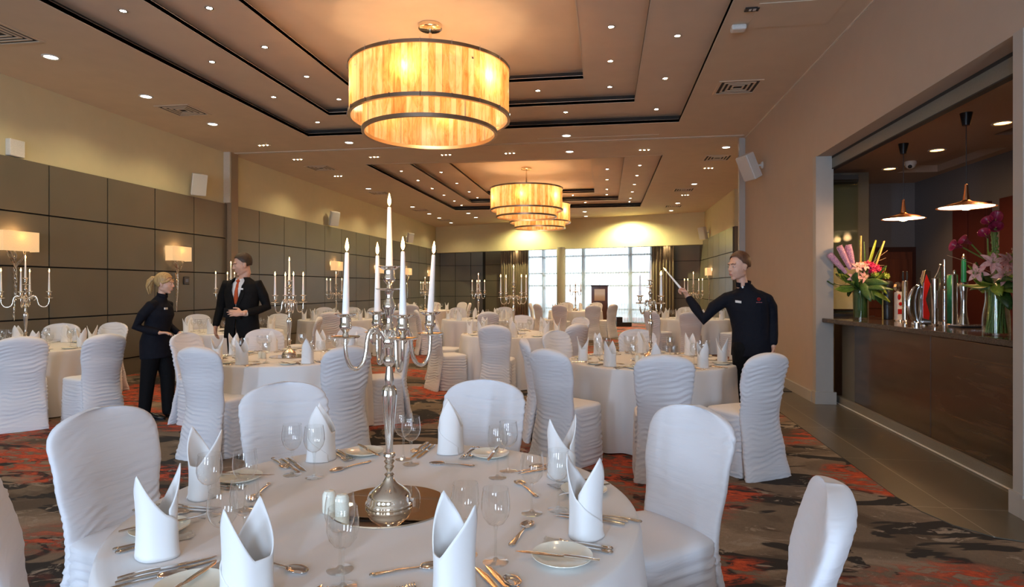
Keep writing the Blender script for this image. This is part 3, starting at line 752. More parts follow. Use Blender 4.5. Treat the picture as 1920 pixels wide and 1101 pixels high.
# --- pendants over the bar
def pendant(x,y,zs,r,label):
    g=empty('pendant_lamp',(x,y,3.2),0,label,'pendant lamp','copper disc pendants over the bar')
    z=zs-3.2
    m=MB(); m.lathe([(.0,0),(.055,0),(.05,-.02),(.032,-.12),(.0,-.12)],28,cap0=False,cap1=False); m.build('ceiling_cup',M['black'],g)
    m=MB(); m.tube([(0,0,-.1),(0,0,z+.2)],.004,8); m.build('cord',M['black'],g)
    m=MB(); m.lathe([(.0,z+.23),(.014,z+.22),(.02,z+.14),(.028,z+.10),(.03,z+.06)],24,cap0=False,cap1=False); m.build('socket',M['copper'],g)
    m=MB(); m.lathe([(.03,z+.07),(.05,z+.055),(.15,z+.03),(r,z),(r+.003,z-.004),(r-.004,z-.003),(.15,z+.022),(.04,z+.045)],56,cap0=False,cap1=False); m.build('disc_shade',M['copper'],g)
    m=MB(); m.lathe([(.0,z-.012),(r*.82,z-.002),(r-.006,z+.002)],48,cap0=False,cap1=False); m.build('diffuser',M['whiteglow'],g)
    m=MB(); m.ell((0,0,z-.012),(.045,.045,.018),14,8); m.build('bulb',M['bulb'],g)
    lamp('POINT','pendant_light',(x,y,zs-.09),20,(1,.55,.25),.05)
pendant(3.5,7.9,2.31,.228,'left, farther copper disc pendant lamp over the bar')
pendant(3.49,6.6,2.28,.245,'right, nearer copper disc pendant lamp over the bar')
for k,(px,py) in enumerate(((1668,316),(1757,281),(1880,230))):
    x,y,z=onz(px,py,3.2); o=copy_tree(first); o.location=(x,y,3.2)
    for c in list(o.children):
        if c.name.startswith('diffuser'):
            c.data=c.data.copy(); c.data.materials[0]=M['orange_bulb']
    tag(o,'orange recessed spotlight in the bar ceiling, %s'%['farthest and leftmost','middle one','nearest and rightmost'][k],'spotlight','orange bar ceiling spots')
    lamp('SPOT','bar_spot',(x,y,3.17),45,(1,.5,.2),.04,None,spot_size=math.radians(120),spot_blend=.8)
x,y,z=onz(1707,303,3.2)
g=empty('dome_camera',(x,y,3.203),0,'white dome security camera on the bar ceiling between the pendant lamps','camera')
m=MB(); m.lathe([(.07,0),(.075,-.03),(.07,-.05)],24,cap0=False,cap1=False); m.ell((0,0,-.05),(.062,.062,.055),18,10); m.build('housing',M['white'],g)
m=MB(); m.ell((-.02,-.035,-.075),(.028,.028,.028),12,8); m.build('lens',M['black'],g)
m=MB(); m.tube([(3.95,6.3,3.2),(4.05,6.2,2.9),(4.25,6.0,2.5),(4.6,5.7,2.2)],.006,6); tag(m.build('hanging_cable',M['white']),'thin pale cable hanging from the bar ceiling at the right','cable')
# ---------------- daylight
W=S.world or bpy.data.worlds.new('World'); S.world=W; W.use_nodes=True
bg=W.node_tree.nodes.get('Background') or W.node_tree.nodes.new('ShaderNodeBackground'); bg.inputs[0].default_value=(.82,.92,1,1); bg.inputs[1].default_value=2.2
out=W.node_tree.nodes.get('World Output') or W.node_tree.nodes.new('ShaderNodeOutputWorld'); W.node_tree.links.new(bg.outputs[0],out.inputs[0])
for (a,b),e in zip(W3,(1,1,1)):
    lamp('AREA','window_daylight',((a+b)/2,-4.75,1.9),165,COOL,rot=(math.radians(90),0,0),shape='RECTANGLE',size=b-a-.1)
for L in bpy.data.lights:
    if L.name.startswith('window_daylight'): L.size_y=2.7
c=sx(-.8,4.0); w=lamp('AREA','far_daylight',(c[0],c[1],5.4),1500,(.82,.92,1),rot=(math.radians(-48),0,math.atan2(-.338,.941)),shape='RECTANGLE',size=7); w.data.size_y=3.5
# ================================================================ TABLES, CHAIRS AND WHAT STANDS ON THEM
TZ=.76; TR=.83
def ripple(th,z,seed,k=1.0):
    # drawn-up creases running round the stretch cover
    c,sn=math.cos(th),math.sin(th)
    w=mnoise.noise(Vector((c*1.2+seed, sn*1.2, z*2.0)))
    w2=mnoise.noise(Vector((c*2.1-seed, sn*2.1, z*6.0)))
    a1=max(0,min(1,.55+1.9*mnoise.noise(Vector((c*1.4+seed*3,sn*1.4,z*7)))))
    a2=max(0,min(1,.5+2.2*mnoise.noise(Vector((c*1.7-seed*2,sn*1.7+5,z*9)))))
    p1=z*2*PI/.041+w*9+1.1*math.sin(th*2+seed)
    p2=z*2*PI/.027+w*12+w2*3+1.7*math.cos(th+seed)
    f1=1-2*abs(math.sin(p1/2)); f2=math.sin(p2)
    return (.0058*f1*a1+.0030*f2*a2)*k
def lerp(a,x):
    for (x0,y0),(x1,y1) in zip(a[:-1],a[1:]):
        if x<=x1:
            t=(x-x0)/(x1-x0); t=max(0,min(1,t)); t=t*t*(3-2*t); return y0+(y1-y0)*t
    return a[-1][1]
BW=[(0,.232),(.15,.216),(.40,.200),(.55,.203),(.75,.226),(.86,.232),(.915,.222),(.95,.196),(.972,.150),(.982,.09),(.986,.0)]
BY=[(0,-.265),(.2,-.235),(.45,-.205),(.7,-.235),(.985,-.295)]
def cover_back(seed,tilt=0,n=72,rows=110,plain=None):
    vs=[];fs=[]
    zs=[.985*(i/rows)**1.0 for i in range(rows-8)]
    z0=zs[-1]
    zs+= [z0+(.986-z0)*math.sin(PI/2*k/9) for k in range(1,10)]
    for z in zs:
        w=max(lerp(BW,z),.004) if z<.90 else .228*math.sqrt(max(0,1-((z-.86)/.1262)**2.6)) if z<.986 else .004
        if z<.90: pass
        t=.038*(1 if z<.93 else math.sqrt(max(.004,1-((z-.93)/.057)**2)))
        yc=lerp(BY,z)
        calm = 1.0
        if plain and plain[0]<z<plain[1]: calm=.28
        if z>.90: calm*=max(0,(.985-z)/.085)*.5
        for k in range(n):
            a=2*PI*k/n; c,s=math.cos(a),math.sin(a)
            ex=abs(c)**.62*(1 if c>0 else -1); ey=abs(s)**.80*(1 if s>0 else -1)
            zt=z+tilt*ex*.10
            r=ripple(a,zt,seed,calm)
            x=ex*(w+r*.6); y=yc+ey*(t+r)+.035*(ex*ex)*(1 if z>.5 else z/.5)
            vs.append((x,y,z))
    R=len(zs)
    for j in range(R-1):
        for k in range(n):
            q=(k+1)%n; fs.append((j*n+k,j*n+q,(j+1)*n+q,(j+1)*n+k))
    vs.append((0,lerp(BY,.986),.987)); top=len(vs)-1
    for k in range(n): fs.append(((R-1)*n+k,(R-1)*n+(k+1)%n,top))
    m=MB(); m.add(vs,fs); return m
def cover_seat(seed,n=80,rows=58):
    vs=[];fs=[]
    prof=[(.505*i/rows*.93, 0) for i in range(rows)]
    zs=[.47*i/rows for i in range(rows+1)]
    for z in zs:
        fl=1+.06*(1-z/.47)
        for k in range(n):
            a=2*PI*k/n; c,s=math.cos(a),math.sin(a)
            ex=abs(c)**.36*(1 if c>0 else -1); ey=abs(s)**.36*(1 if s>0 else -1)
            r=ripple(a,z,seed+9,1.0 if z<.44 else .3)
            hw=.213*fl+r; hd=.215*fl+r
            vs.append((ex*hw,.02+ey*hd,z))
    R=len(zs)
    for i,(sc,dz) in enumerate(((.985,.014),(.94,.026),(.80,.034),(.5,.038),(.2,.039))):
        for k in range(n):
            a=2*PI*k/n; c,s=math.cos(a),math.sin(a)
            ex=abs(c)**.36*(1 if c>0 else -1); ey=abs(s)**.36*(1 if s>0 else -1)
            vs.append((ex*.215*sc,.02+ey*.225*sc,.47+dz))
        R+=1
    for j in range(R-1):
        for k in range(n):
            q=(k+1)%n; fs.append((j*n+k,j*n+q,(j+1)*n+q,(j+1)*n+k))
    vs.append((0,.02,.509)); top=len(vs)-1
    for k in range(n): fs.append(((R-1)*n+k,(R-1)*n+(k+1)%n,top))
    m=MB(); m.add(vs,fs); return m
def make_chair(seed,tilt,plain):
    g=empty('banquet_chair')
    cover_back(seed,tilt,plain=plain).build('backrest',M['cover'],g,angle=80)
    cover_seat(seed).build('seat',M['cover'],g,angle=80)
    return g
protos=[make_chair(1.3,.35,(.45,.86)),make_chair(4.1,-.4,None),make_chair(7.7,.9,(.6,.9)),make_chair(9.2,.12,(.5,.7))]
used=[False]*4
def put_chair(xc,d,tc,label,grp,kind=0,turn=0,xy=None):
    x,y=C2W(xc,d)
    mn=1.12 if 'sliver' in label else 1.27 if d<9 else 1.43; dx,dy=x-tc[0],y-tc[1]; q=math.hypot(dx,dy)
    if q<mn: x,y=tc[0]+dx*mn/q,tc[1]+dy*mn/q
    x=max(x,-7.66)
    f=math.atan2(tc[1]-y,tc[0]-x)+math.radians(turn)
    o=protos[kind] if not used[kind] else copy_tree(protos[kind]); used[kind]=True
    o.location=(x+math.cos(f)*.28,y+math.sin(f)*.28,.0); o.rotation_euler=(0,0,f-PI/2)
    tag(o,label,'chair',grp); return o
# --- round table with a floor-length cloth
def cloth_mesh(seed,r=TR,n=240,rows=26):
    rnd=random.Random(seed); ph=[rnd.uniform(0,2*PI) for _ in range(5)]
    m=MB(); vs=[];fs=[]
    def fold(a): return .55*math.sin(11*a+ph[0]+1.2*math.sin(2*a+ph[1]))+.30*math.sin(19*a+ph[2]+math.sin(3*a+ph[3]))+.15*math.sin(31*a+ph[4])
    prof=[(.0,TZ,0),(.3,TZ,0),(.6,TZ,0),(r-.03,TZ,0),(r-.012,TZ-.001,0),(r-.003,TZ-.006,0),(r,TZ-.015,.02)]
    for i in range(1,rows+1):
        t=i/rows; prof.append((r+.006+.028*t,(TZ-.015)*(1-t)+.012*t,min(1,t*1.3)))
    for (rr,z,k) in prof:
        for i in range(n):
            a=2*PI*i/n; q=rr+k*.052*fold(a)
            vs.append((q*math.cos(a),q*math.sin(a),z))
    for j in range(1,len(prof)-1):
        for i in range(n):
            q=(i+1)%n; fs.append((j*n+i,(j+1)*n+i,(j+1)*n+q,j*n+q))
    c=len(vs); vs.append((0,0,TZ))
    for i in range(n): fs.append((c,n+i,n+(i+1)%n))
    m.add(vs,fs); return m
cm=[cloth_mesh(s) for s in (1,2)]
TABS={}
def table(key,px=None,d=None,label='',xc=None,seed=0,rot=0):
    x,y=at(px,d) if xc is None else C2W(xc,d)
    g=empty('round_table',(x,y,0),rot,label,'table','round tables under white cloths')
    if seed not in table.c:
        table.c[seed]=(cm[seed].build('tablecloth',M['cloth'],g,angle=60),)
        m=MB(); m.lathe([(0,TZ-.03),(TR-.02,TZ-.03),(TR-.02,TZ-.005),(0,TZ-.005)],64,cap0=False,cap1=False); m.lathe([(0,.02),(.3,.02),(.3,.05),(.04,.09),(.04,.72),(.15,.73)],32)
        a=m.build('tabletop',M['brown'],g); table.c[seed]+=(a,)
    else:
        for s in table.c[seed]:
            c=s.copy(); COL.objects.link(c); c.parent=g
    TABS[key]=(x,y); return g
table.c={}
TL={'A':'large round table under a white cloth in the foreground, laid for eight',
 'B':'round white-clothed table on the right, in front of the waiter with the lit candle',
 'C':'round white-clothed table on the left, in front of the man in the suit',
 'D':'round white-clothed table by the panelled wall at the left edge',
 'E':'round white-clothed table in the middle of the hall under the second chandelier',
 'F':'round white-clothed table between the woman and the suited man, by the wall',
 'G':'round white-clothed table by the far part of the left wall',
 'H':'round white-clothed table before the dark panels at the far end',
 'I':'round white-clothed table at the far left corner of the hall',
 'J':'round white-clothed table before the far windows, nearest the lectern',
 'K':'round white-clothed table at the far right behind the waiter'}
SHORT={'A':'on the foreground table','B':'on the right table by the waiter','C':'on the left table before the suited man','D':'on the table at the left edge','E':'on the table in the middle of the hall','F':'on the table behind the suited man','G':'on the table by the far left wall','H':'on the table before the dark far panels','I':'on the table in the far left corner','J':'on the table before the far windows','K':'on the far right table behind the waiter'}
TP={'A':(None,2.07,-.414),'B':(None,6.2,1.40),'C':(None,6.5,-2.36),'D':(None,7.5,-5.95),'E':(963,9.7,None),'F':(433,10.3,None),'G':(630,14.0,None),'H':(897,14.1,None),'I':(797,19.5,None),'J':(1079,19.2,None),'K':(1300,14.3,None)}
for i,(k,(px,d,xc)) in enumerate(TP.items()): table(k,px,d,TL[k],xc,i%2,i*1.1)
# --- chairs: where each back stands (metres right of and in front of the camera), then its look
def P(px,d): return ((px-960)/FPX*d,d)
CHAIRS={
 'A':[((-1.763,2.62),'white covered chair at the left of the foreground table, its ruched front towards us',2,0),
      ((-1.24,3.32),'white covered chair behind the foreground table, left of the silver candelabrum',3,0),
      ((-.146,3.42),'white covered chair behind the foreground table, right of the silver candelabrum',3,0),
      ((.80,2.66),'tall white covered chair at the right of the foreground table',0,6),
      ((.84,1.60),'white covered chair seen side-on at the bottom right corner',2,0),
      ((-1.42,1.66),'sliver of a white covered chair at the bottom left corner',0,12)],
 'B':[((.288,5.1),'white covered chair with smooth bluish back at the left of the right table',0,0),
      ((1.16,4.66),'white covered chair with its back to us in front of the right table',1,0),
      ((2.01,4.78),'white covered chair between the right table and the bar, turned side-on',1,0),
      ((.12,6.1),'white covered chair seen edge-on, left of the right table',3,0),
      ((.50,7.25),'white covered chair facing us behind the left end of the right table',3,0),
      ((1.53,7.5),'white covered chair facing us behind the candelabrum of the right table',1,0),
      ((2.62,6.75),'white covered chair half hidden behind the waiter',1,0)],
 'C':[((-2.72,5.3),'white covered chair with smooth blue back, left front of the left table',0,0),
      ((-1.42,5.34),'white covered chair behind the foreground candelabrum arms, right front of the left table',1,0),
      ((-1.18,7.0),'white covered chair right of the left table, seat towards us',3,0),
      ((-3.03,7.52),'white covered chair facing us in front of the suited man',3,0),
      ((-3.69,6.9),'white covered chair on whose top the woman rests her hand',1,0),
      ((-2.05,8.0),'white covered chair mostly hidden behind the foreground candles',1,0)],
 'D':[((-5.09,6.36),'white covered chair with its back to us at the left edge, beside the wall table',1,0),
      ((-4.44,6.72),'white covered chair with its back to us between the left edge table and the woman',3,0),
      (P(117,8.7),'white covered chair facing us behind the table at the left edge, left one',1,0),
      (P(216,8.95),'small-looking white covered chair against the panels left of the woman',1,0)],
 'E':[(P(926,8.3),'white covered chair with smooth lilac back in front of the middle table',0,0),
      (P(817,9.0),'white covered chair with shaded back left of the middle table',1,0),
      (P(848,10.0),'cream-lit covered chair left of the middle table, seat towards it',1,0),
      (P(978,11.25),'white covered chair facing us behind the middle table',1,0),
      (P(1085,8.6),'grey-looking covered chair right of the middle table',3,0),
      (P(1090,10.5),'white ruched chair right of and behind the middle table',1,0)],
 'F':[(P(558,10.5),'brown-shaded covered chair behind the left table candelabrum',1,0),
      (P(525,11.9),'white covered chair facing us beyond the suited man, right of him',1,0),
      (P(336,11.7),'white covered chair at the wall behind the woman',3,0)],
 'G':[(P(619,12.6),'shaded covered chair with its back to us before the far left wall table',1,0),
      (P(744,13.4),'covered chair seen side-on between the far wall table and the foreground candelabrum',3,0),
      (P(704,15.3),'white covered chair facing us at the right of the far left wall table',1,0),
      (P(608,15.6),'white covered chair facing us behind the far left wall table, left one',1,0),
      (P(660,15.7),'white covered chair facing us behind the far left wall table, right one',1,0)],
 'H':[(P(914,12.85),'grey covered chair with its back to us before the table at the dark far panels',1,0),
      (P(840,13.9),'grey covered chair left of the table at the dark far panels',1,0),
      (P(947,15.8),'white covered chair facing us right of the table at the dark far panels',3,0),
      (P(860,15.3),'white covered chair facing us left of the table at the dark far panels',1,0)],
 'I':[(P(760,20.5),'white covered chair in the far left corner, leftmost of the row there',1,0),
      (P(773,18.2),'grey covered chair with its back to us before the far left corner table',1,0),
      (P(812,20.7),'white covered chair facing us in the far left corner, behind the candles',1,0),
      (P(835,19.6),'grey covered chair right of the far left corner table',1,0),
      (P(868,20.8),'small white covered chair alone against the dark far panels',1,0)],
 'J':[(P(1048,17.6),'covered chair with its back to us before the table at the far windows, left one',1,0),
      (P(1113,17.3),'covered chair with its back to us before the table at the far windows, right one',1,0),
      (P(1151,18.1),'covered chair right of the table at the far windows, by the black floor box',1,0),
      (P(1119,20.5),'white covered chair facing us in front of the lectern',1,0),
      (P(1062,20.7),'white covered chair facing us in front of the far column',1,0),
      (P(1016,18.6),'covered chair left of the table at the far windows, nearer of two',1,0),
      (P(998,19.4),'covered chair left of the table at the far windows, farther of two',1,0)],
 'K':[(P(1295,12.75),'grey covered chair with its back to us before the far right table',0,0),
      (P(1219,13.5),'covered chair left of the far right table, seat towards it',1,0),
      (P(1287,15.8),'white covered chair facing us behind the far right table',1,0),
      (P(1385,13.2),'covered chair right of the far right table, mostly behind the waiter',1,0)]}
for k,L in CHAIRS.items():
    for (xc,d),lab,kind,turn in L: put_chair(xc,d,TABS[k],lab,'white covered banquet chairs',kind,turn)

# --- tableware
def glass_set():
    g=empty('wine_glass')
    pr=[(.003,.098),(.012,.100),(.024,.108),(.035,.125),(.0395,.145),(.0385,.17),(.0345,.197)]
    m=MB(); m.lathe(pr,32,cap0=False,cap1=False); m.lathe([(.0345,.197),(.0352,.1985),(.0345,.2)],32,cap0=False,cap1=False); m.build('bowl',M['glass'],g)
    m=MB(); m.lathe([(.0075,.004),(.0042,.015),(.0036,.05),(.0045,.085),(.007,.096),(.004,.1)],14); m.build('stem',M['glass'],g)
    m=MB(); m.lathe([(.0345,.001),(.035,.002),(.033,.0035),(.012,.006),(.006,.012)],32); m.build('foot',M['glass'],g)
    return g
def glass_one():
    m=MB(); pr=[(.0345,.001),(.033,.0035),(.010,.006),(.0045,.015),(.0038,.05),(.0045,.09),(.012,.100),(.024,.108),(.035,.125),(.0395,.145),(.0385,.17),(.0345,.199)]
    m.lathe(pr,20,cap0=True,cap1=False); return m.build('wine_glass',M['glass'])
def napkin(seed=0,n=56,rows=14):
    # stiff linen rolled into an oval mitre: two peaks and a diagonal overlap
    m=MB(); vs=[];fs=[]
    turns=1.32
    def hgt(a):
        p1=max(0,1-abs(a-1.15)/1.35); p2=max(0,1-abs(a-4.75)/1.45); p3=max(0,1-abs(a-7.9)/.9)
        base=.118
        if a>2*PI: base=.118*(1-(a-2*PI)/(2*PI*.32)*.75)
        return base+.125*p1**1.15+.118*p2**1.2+(0 if a<2*PI else .0)
    N=int(n*turns)
    for j in range(rows+1):
        for i in range(N+1):
            a=2*PI*turns*i/N; h=hgt(a); z=h*j/rows
            off=.004*(a/(2*PI)); k=1+.10*(1-j/rows)-.05*math.sin(PI*j/rows)
            rx=(.052+off)*k; ry=(.041+off)*k
            lean=.012*(z/.2)**2
            vs.append((rx*math.cos(a)+.004*math.sin(3*a),ry*math.sin(a)+lean*math.sin(a),z+.001))
    for j in range(rows):
        for i in range(N): fs.append((j*(N+1)+i,j*(N+1)+i+1,(j+1)*(N+1)+i+1,(j+1)*(N+1)+i))
    m.add(vs,fs); return m.build('folded_napkin',M['napkin'],mods=[m_solid(.0032,0)],angle=70)
def plate():
    m=MB(); m.lathe([(.0,.003),(.045,.003),(.052,.001),(.056,.003),(.080,.013),(.083,.0155),(.0825,.017),(.078,.0155),(.055,.0065),(.0,.0055)],56,cap0=False,cap1=False); return m.build('side_plate',M['china'])
def handle(mb,L,w0=.0045,w1=.010):
    mb.tube([(0,0,.004),(0,-L*.35,.006),(0,-L*.75,.005),(0,-L*.95,.0035),(0,-L,.003)],[(w0*.8,.0022),(w0,.0022),(w1*.75,.002),(w1,.002),(w1*.55,.0018)],10,side=(1,0,0))
    mb.ell((0,-L*.985,.004),(w1*.8,.008,.0035),10,6)
def fork():
    m=MB(); handle(m,.12)
    m.grid(lambda u,v:((u-.5)*.024*(.35+.65*math.sin(PI/2*v)),.0+.03*v,.004+.004*math.cos(PI*v)*0-.0035*math.sin(PI*v)+.003*((u-.5)**2)*4),7,7)
    for k in range(4):
        x=-.0105+.007*k; m.tube([(x,.028,.004),(x,.05,.0025),(x*.95,.068,.006),(x*.93,.074,.0085)],[(.0021,.0012),(.0019,.001),(.0015,.0008),(.0006,.0005)],6,side=(1,0,0))
    g=empty('fork'); return g,m
def make_fork():
    g,m=fork(); bpy.data.objects.remove(g)
    return m.build('fork',M['steel'],mods=[m_solid(.0012)])
def make_spoon():
    m=MB(); handle(m,.125)
    m.grid(lambda u,v:((u-.5)*.042*math.sqrt(max(0,1-(2*v-1)**2))*(1.08-.16*v),.068*v-.002,.008-.0095*(1-(2*u-1)**2)*math.sqrt(max(0,1-(2*v-1)**2))-.002*v),13,17)
    return m.build('spoon',M['steel'],mods=[m_solid(.0012)])
def make_knife():
    m=MB(); m.tube([(0,0,.005),(0,-.03,.006),(0,-.07,.006),(0,-.095,.005)],[(.0055,.004),(.0065,.0042),(.008,.004),(.006,.003)],10,side=(1,0,0)); 
    m.tube([(0,-.002,.0045),(.0005,.01,.004),(.001,.07,.0035),(.000,.115,.0032),(-.003,.135,.003)],[(.005,.0016),(.0085,.0012),(.0095,.001),(.0075,.0008),(.001,.0005)],10,side=(1,0,0))
    return m.build('table_knife',M['steel'])
PR={'glass':glass_one(),'glassA':glass_set(),'napkin':napkin(),'plate':plate(),'fork':make_fork(),'spoon':make_spoon(),'knife':make_knife()}
for c in PR['glassA'].children: pass
USED=set(); ITEMS={}
CATS={'glass':('glass','stemmed wine glass'),'napkin':('napkin','white mitre-folded napkin'),'plate':('plate','cream side plate'),'fork':('fork','silver fork'),'spoon':('spoon','silver spoon'),'knife':('knife','silver table knife')}
PLURAL={'glass':'wine glasses','napkin':'folded napkins','plate':'side plates','fork':'forks','spoon':'spoons','knife':'table knives'}
def place(kind,x,y,z,rz,key,name=None):
    pk = 'glassA' if (kind=='glass' and key=='A') else kind
    pr=PR[pk]
    o=pr if pk not in USED else copy_tree(pr)
    USED.add(pk)
    o.location=(x,y,z); o.rotation_euler=(0,0,rz)
    ITEMS.setdefault((key,kind),[]).append((scr(x,y),o)); return o
def setting(key,ang,full=2,jit=None,rr=.69):
    tx,ty=TABS[key]; r=jit or random.Random(int(ang*100)+ord(key)*7)
    rad=rr; bx,by=tx+rad*math.cos(ang),ty+rad*math.sin(ang)
    fx,fy=-math.cos(ang),-math.sin(ang)         # towards the centre
    rx,ry=fy,-fx                                 # the diner's right
    f=math.atan2(fy,fx)-PI/2
    def q(kind,r_,f_,rot=0,z=0):
        return place(kind,bx+rx*r_+fx*f_,by+ry*r_+fy*f_,TZ+.001+z,f+rot,key)
    q('napkin',0,0,r.choice((0,.25,-.3,PI+.1,PI-.2,.5)))
    q('glass',.165,.14+r.uniform(-.01,.01)); q('glass',.105,.215+r.uniform(-.01,.01))
    if full>=1: q('plate',-.185,.02)
    if full>=2:
        q('knife',.110,.0,r.uniform(-.04,.04)); q('knife',.135,-.005,r.uniform(-.05,.03)); q('spoon',.160,-.01,r.uniform(-.04,.06))
        q('fork',-.078,.03,r.uniform(-.05,.05)); q('fork',-.102,.025,r.uniform(-.05,.05))
        q('knife',-.20,.01,r.uniform(.0,.25),.013)
        q('spoon',-.03,.185,-PI/2+r.uniform(-.15,.3))
    elif full==1:
        q('knife',.125,0,r.uniform(-.1,.1)); q('fork',-.10,.02,r.uniform(-.1,.1))
def setcam(key,degs,full,rr=.69):
    for a in degs: setting(key,math.radians(a)+YAW,full,None,rr)
setcam('A',(27,78,126,172,214,253,294,339),2,.68)
setcam('B',(225,262,300,345,184,131,86,40),2)
setcam('C',(208,252,304,350,35,80,125,165),2)
setcam('D',(-45,0,-90,45,90,135),1)
setcam('E',(270,315,0,45,90,135,180,225),1)
setcam('F',(180,225,270,315,0,45,90,135),0)
setcam('G',(200,245,290,335,20,65,110,155),0)
setcam('H',(190,235,280,325,10,55,100,145),0)
setcam('I',(190,250,310,10,70,130),0)
setcam('J',(190,250,310,10,70,130),0)
setcam('K',(180,225,270,315,0,45,90,135),0)
# --- candelabra
def candelabrum(R,fl=True):
    g=empty('candelabrum')
    def flute(a,z): return 1+(.06*math.cos(12*a) if .20<z<.40 else 0)
    m=MB(); m.lathe([(.0,0),(.078,0),(.080,.006),(.078,.012),(.074,.016),(.073,.026),(.066,.040),(.045,.058),(.026,.072),(.016,.088),(.013,.096),(.017,.102),(.011,.107)],56,cap0=False,cap1=False); m.build('base',M['silver'],g)
    m=MB(); m.lathe([(.011,.105),(.010,.114),(.017,.128),(.012,.135),(.019,.146),(.013,.153),(.022,.165),(.020,.172),(.013,.176),(.012,.2),(.016,.26),(.021,.32),(.025,.365),(.024,.385),(.018,.398),(.014,.402),(.016,.42),(.012,.45),(.010,.465),(.019,.476),(.021,.487),(.017,.497),(.011,.503),(.013,.53)],36,rad=flute,cap0=False,cap1=False); m.build('stem',M['silver'],g)
    m=MB(); m.lathe([(.013,.528),(.020,.535),(.023,.548),(.020,.562),(.016,.57),(.019,.578),(.022,.59),(.015,.60),(.011,.62),(.014,.645),(.021,.66),(.023,.67),(.017,.682),(.011,.70),(.014,.718),(.016,.722)],28,cap0=False,cap1=False); m.build('hub',M['silver'],g)
    def cup(mb,x,y,z):
        T=Matrix.Translation((x,y,z))
        w=lambda a,zz:1+.10*math.cos(6*a)
        mb.lathe([(.008,-.002),(.040,.002),(.046,.007),(.043,.006),(.010,.004)],36,T,rad=lambda a,zz:1+.05*math.cos(8*a),cap0=False,cap1=False)
        mb.lathe([(.008,.002),(.011,.010),(.008,.018),(.013,.026),(.019,.032),(.0205,.042),(.017,.048),(.018,.060),(.0165,.070)],22,T,cap0=False,cap1=False)
        mb.lathe([(.0165,.068),(.024,.072),(.033,.079),(.034,.081),(.024,.076),(.015,.072)],36,T,rad=w,cap0=False,cap1=False)
    m=MB(); cup(m,0,0,.722); m.build('candle_cup',M['silver'],g)
    CUPS=[(0,0,.722)]
    for k in range(4):
        a=math.radians(28+90*k); c,s=math.cos(a),math.sin(a)
        rz=[(.012,.548),(.03,.578),(.050,.594),(.070,.586),(.080,.556),(.084,.52),(.094,.484),(.115,.464),(.138,.47),(.153,.498),(.158,.53),(.158,.565)]
        q=[]
        for (r,z) in rz: r=.012+(r-.012)/(.146)*(R-.012); q.append((r*c,r*s,z))
        # smooth the path
        pts=[]
        for i in range(len(q)-1):
            p0=Vector(q[max(i-1,0)]);p1=Vector(q[i]);p2=Vector(q[i+1]);p3=Vector(q[min(i+2,len(q)-1)])
            for j in range(5):
                t=j/5; pts.append(.5*((2*p1)+(p2-p0)*t+(2*p0-5*p1+4*p2-p3)*t*t+(3*p1-p0-3*p2+p3)*t**3))
        pts.append(Vector(q[-1]))
        m=MB(); m.tube(pts,[.0085-.0025*i/len(pts) for i in range(len(pts))],10)
        # scroll leaf where the arm leaves the hub
        sp=[]
        for i in range(22):
            t=i/21; rr=.026*(1-t*.75); th=-1.2+t*6.5; r=.045+rr*math.cos(th); sp.append((r*c*R/.158,r*s*R/.158,.578-.012+rr*math.sin(th)))
        m.tube(sp,[.0055*(1-.6*i/22) for i in range(22)],8)
        arm=m.build('arm',M['silver'],g)
        m=MB(); cup(m,R*c,R*s,.565); m.build('candle_cup',M['silver'],arm)
        CUPS.append((R*c,R*s,.565))
    return g,CUPS
CA={0:candelabrum(.146),1:candelabrum(.235)}
def make_candle(h,lit=True):
    m=MB(); m.lathe([(.0,0),(.0118,0),(.0118,.01),(.0062,h-.004),(.0045,h),(.0,h-.001)],20,cap0=False,cap1=False)
    g=m.build('taper_candle',M['wax'])
    m=MB(); m.tube([(0,0,h-.003),(.0006,0,h+.006),(.001,.0005,h+.010)],.0009,6); m.build('wick',M['wick'],g)
    if lit:
        m=MB(); m.lathe([(.0,h+.003),(.0038,h+.008),(.0058,h+.016),(.0052,h+.026),(.003,h+.036),(.0008,h+.046),(.0,h+.047)],14,cap0=False,cap1=False); m.build('flame',M['flame'],g)
    return g
CN={(0,1):make_candle(.215),(0,0):make_candle(.215,False),(1,1):make_candle(.25),(1,0):None}
cused=set()
def put_candle(kind,lit,loc,label,rot=(0,0,0)):
    p=CN[(kind,lit)]
    o=p if (kind,lit) not in cused else copy_tree(p); cused.add((kind,lit))
    o.location=loc; o.rotation_euler=rot; tag(o,label,'candle','white taper candles'); return o
mir=None
ARM=['right','far','left','near']
CLAB={'A':'foreground candelabrum','B':'candelabrum by the waiter','C':'candelabrum of the left table','D':'candelabrum at the left edge','E':'middle-of-hall candelabrum','F':'candelabrum behind the suited man','G':'candelabrum by the far left wall','H':'candelabrum before the far panels','I':'candelabrum in the far left corner','J':'candelabrum before the far windows','K':'candelabrum behind the waiter'}
CAND=[('A',0,0,'tall silver five-light candelabrum in the foreground'),('B',0,5,'silver candelabrum on the right table being lit by the waiter'),('C',0,8,'gold-tinged silver candelabrum on the left table'),('D',1,0,'wide-armed candelabrum at the left edge'),
      ('E',1,3,'wide-armed candelabrum on the middle table'),('F',1,10,'candelabrum mostly hidden behind the suited man'),('G',1,20,'candelabrum below the third wall light'),('H',0,-12,'candelabrum before the dark far panels'),('I',0,5,'small-looking candelabrum in the far left corner'),('J',1,12,'dark-looking candelabrum in front of the far windows'),('K',1,14,'candelabrum on the far right table behind the waiter')]
cu=set()
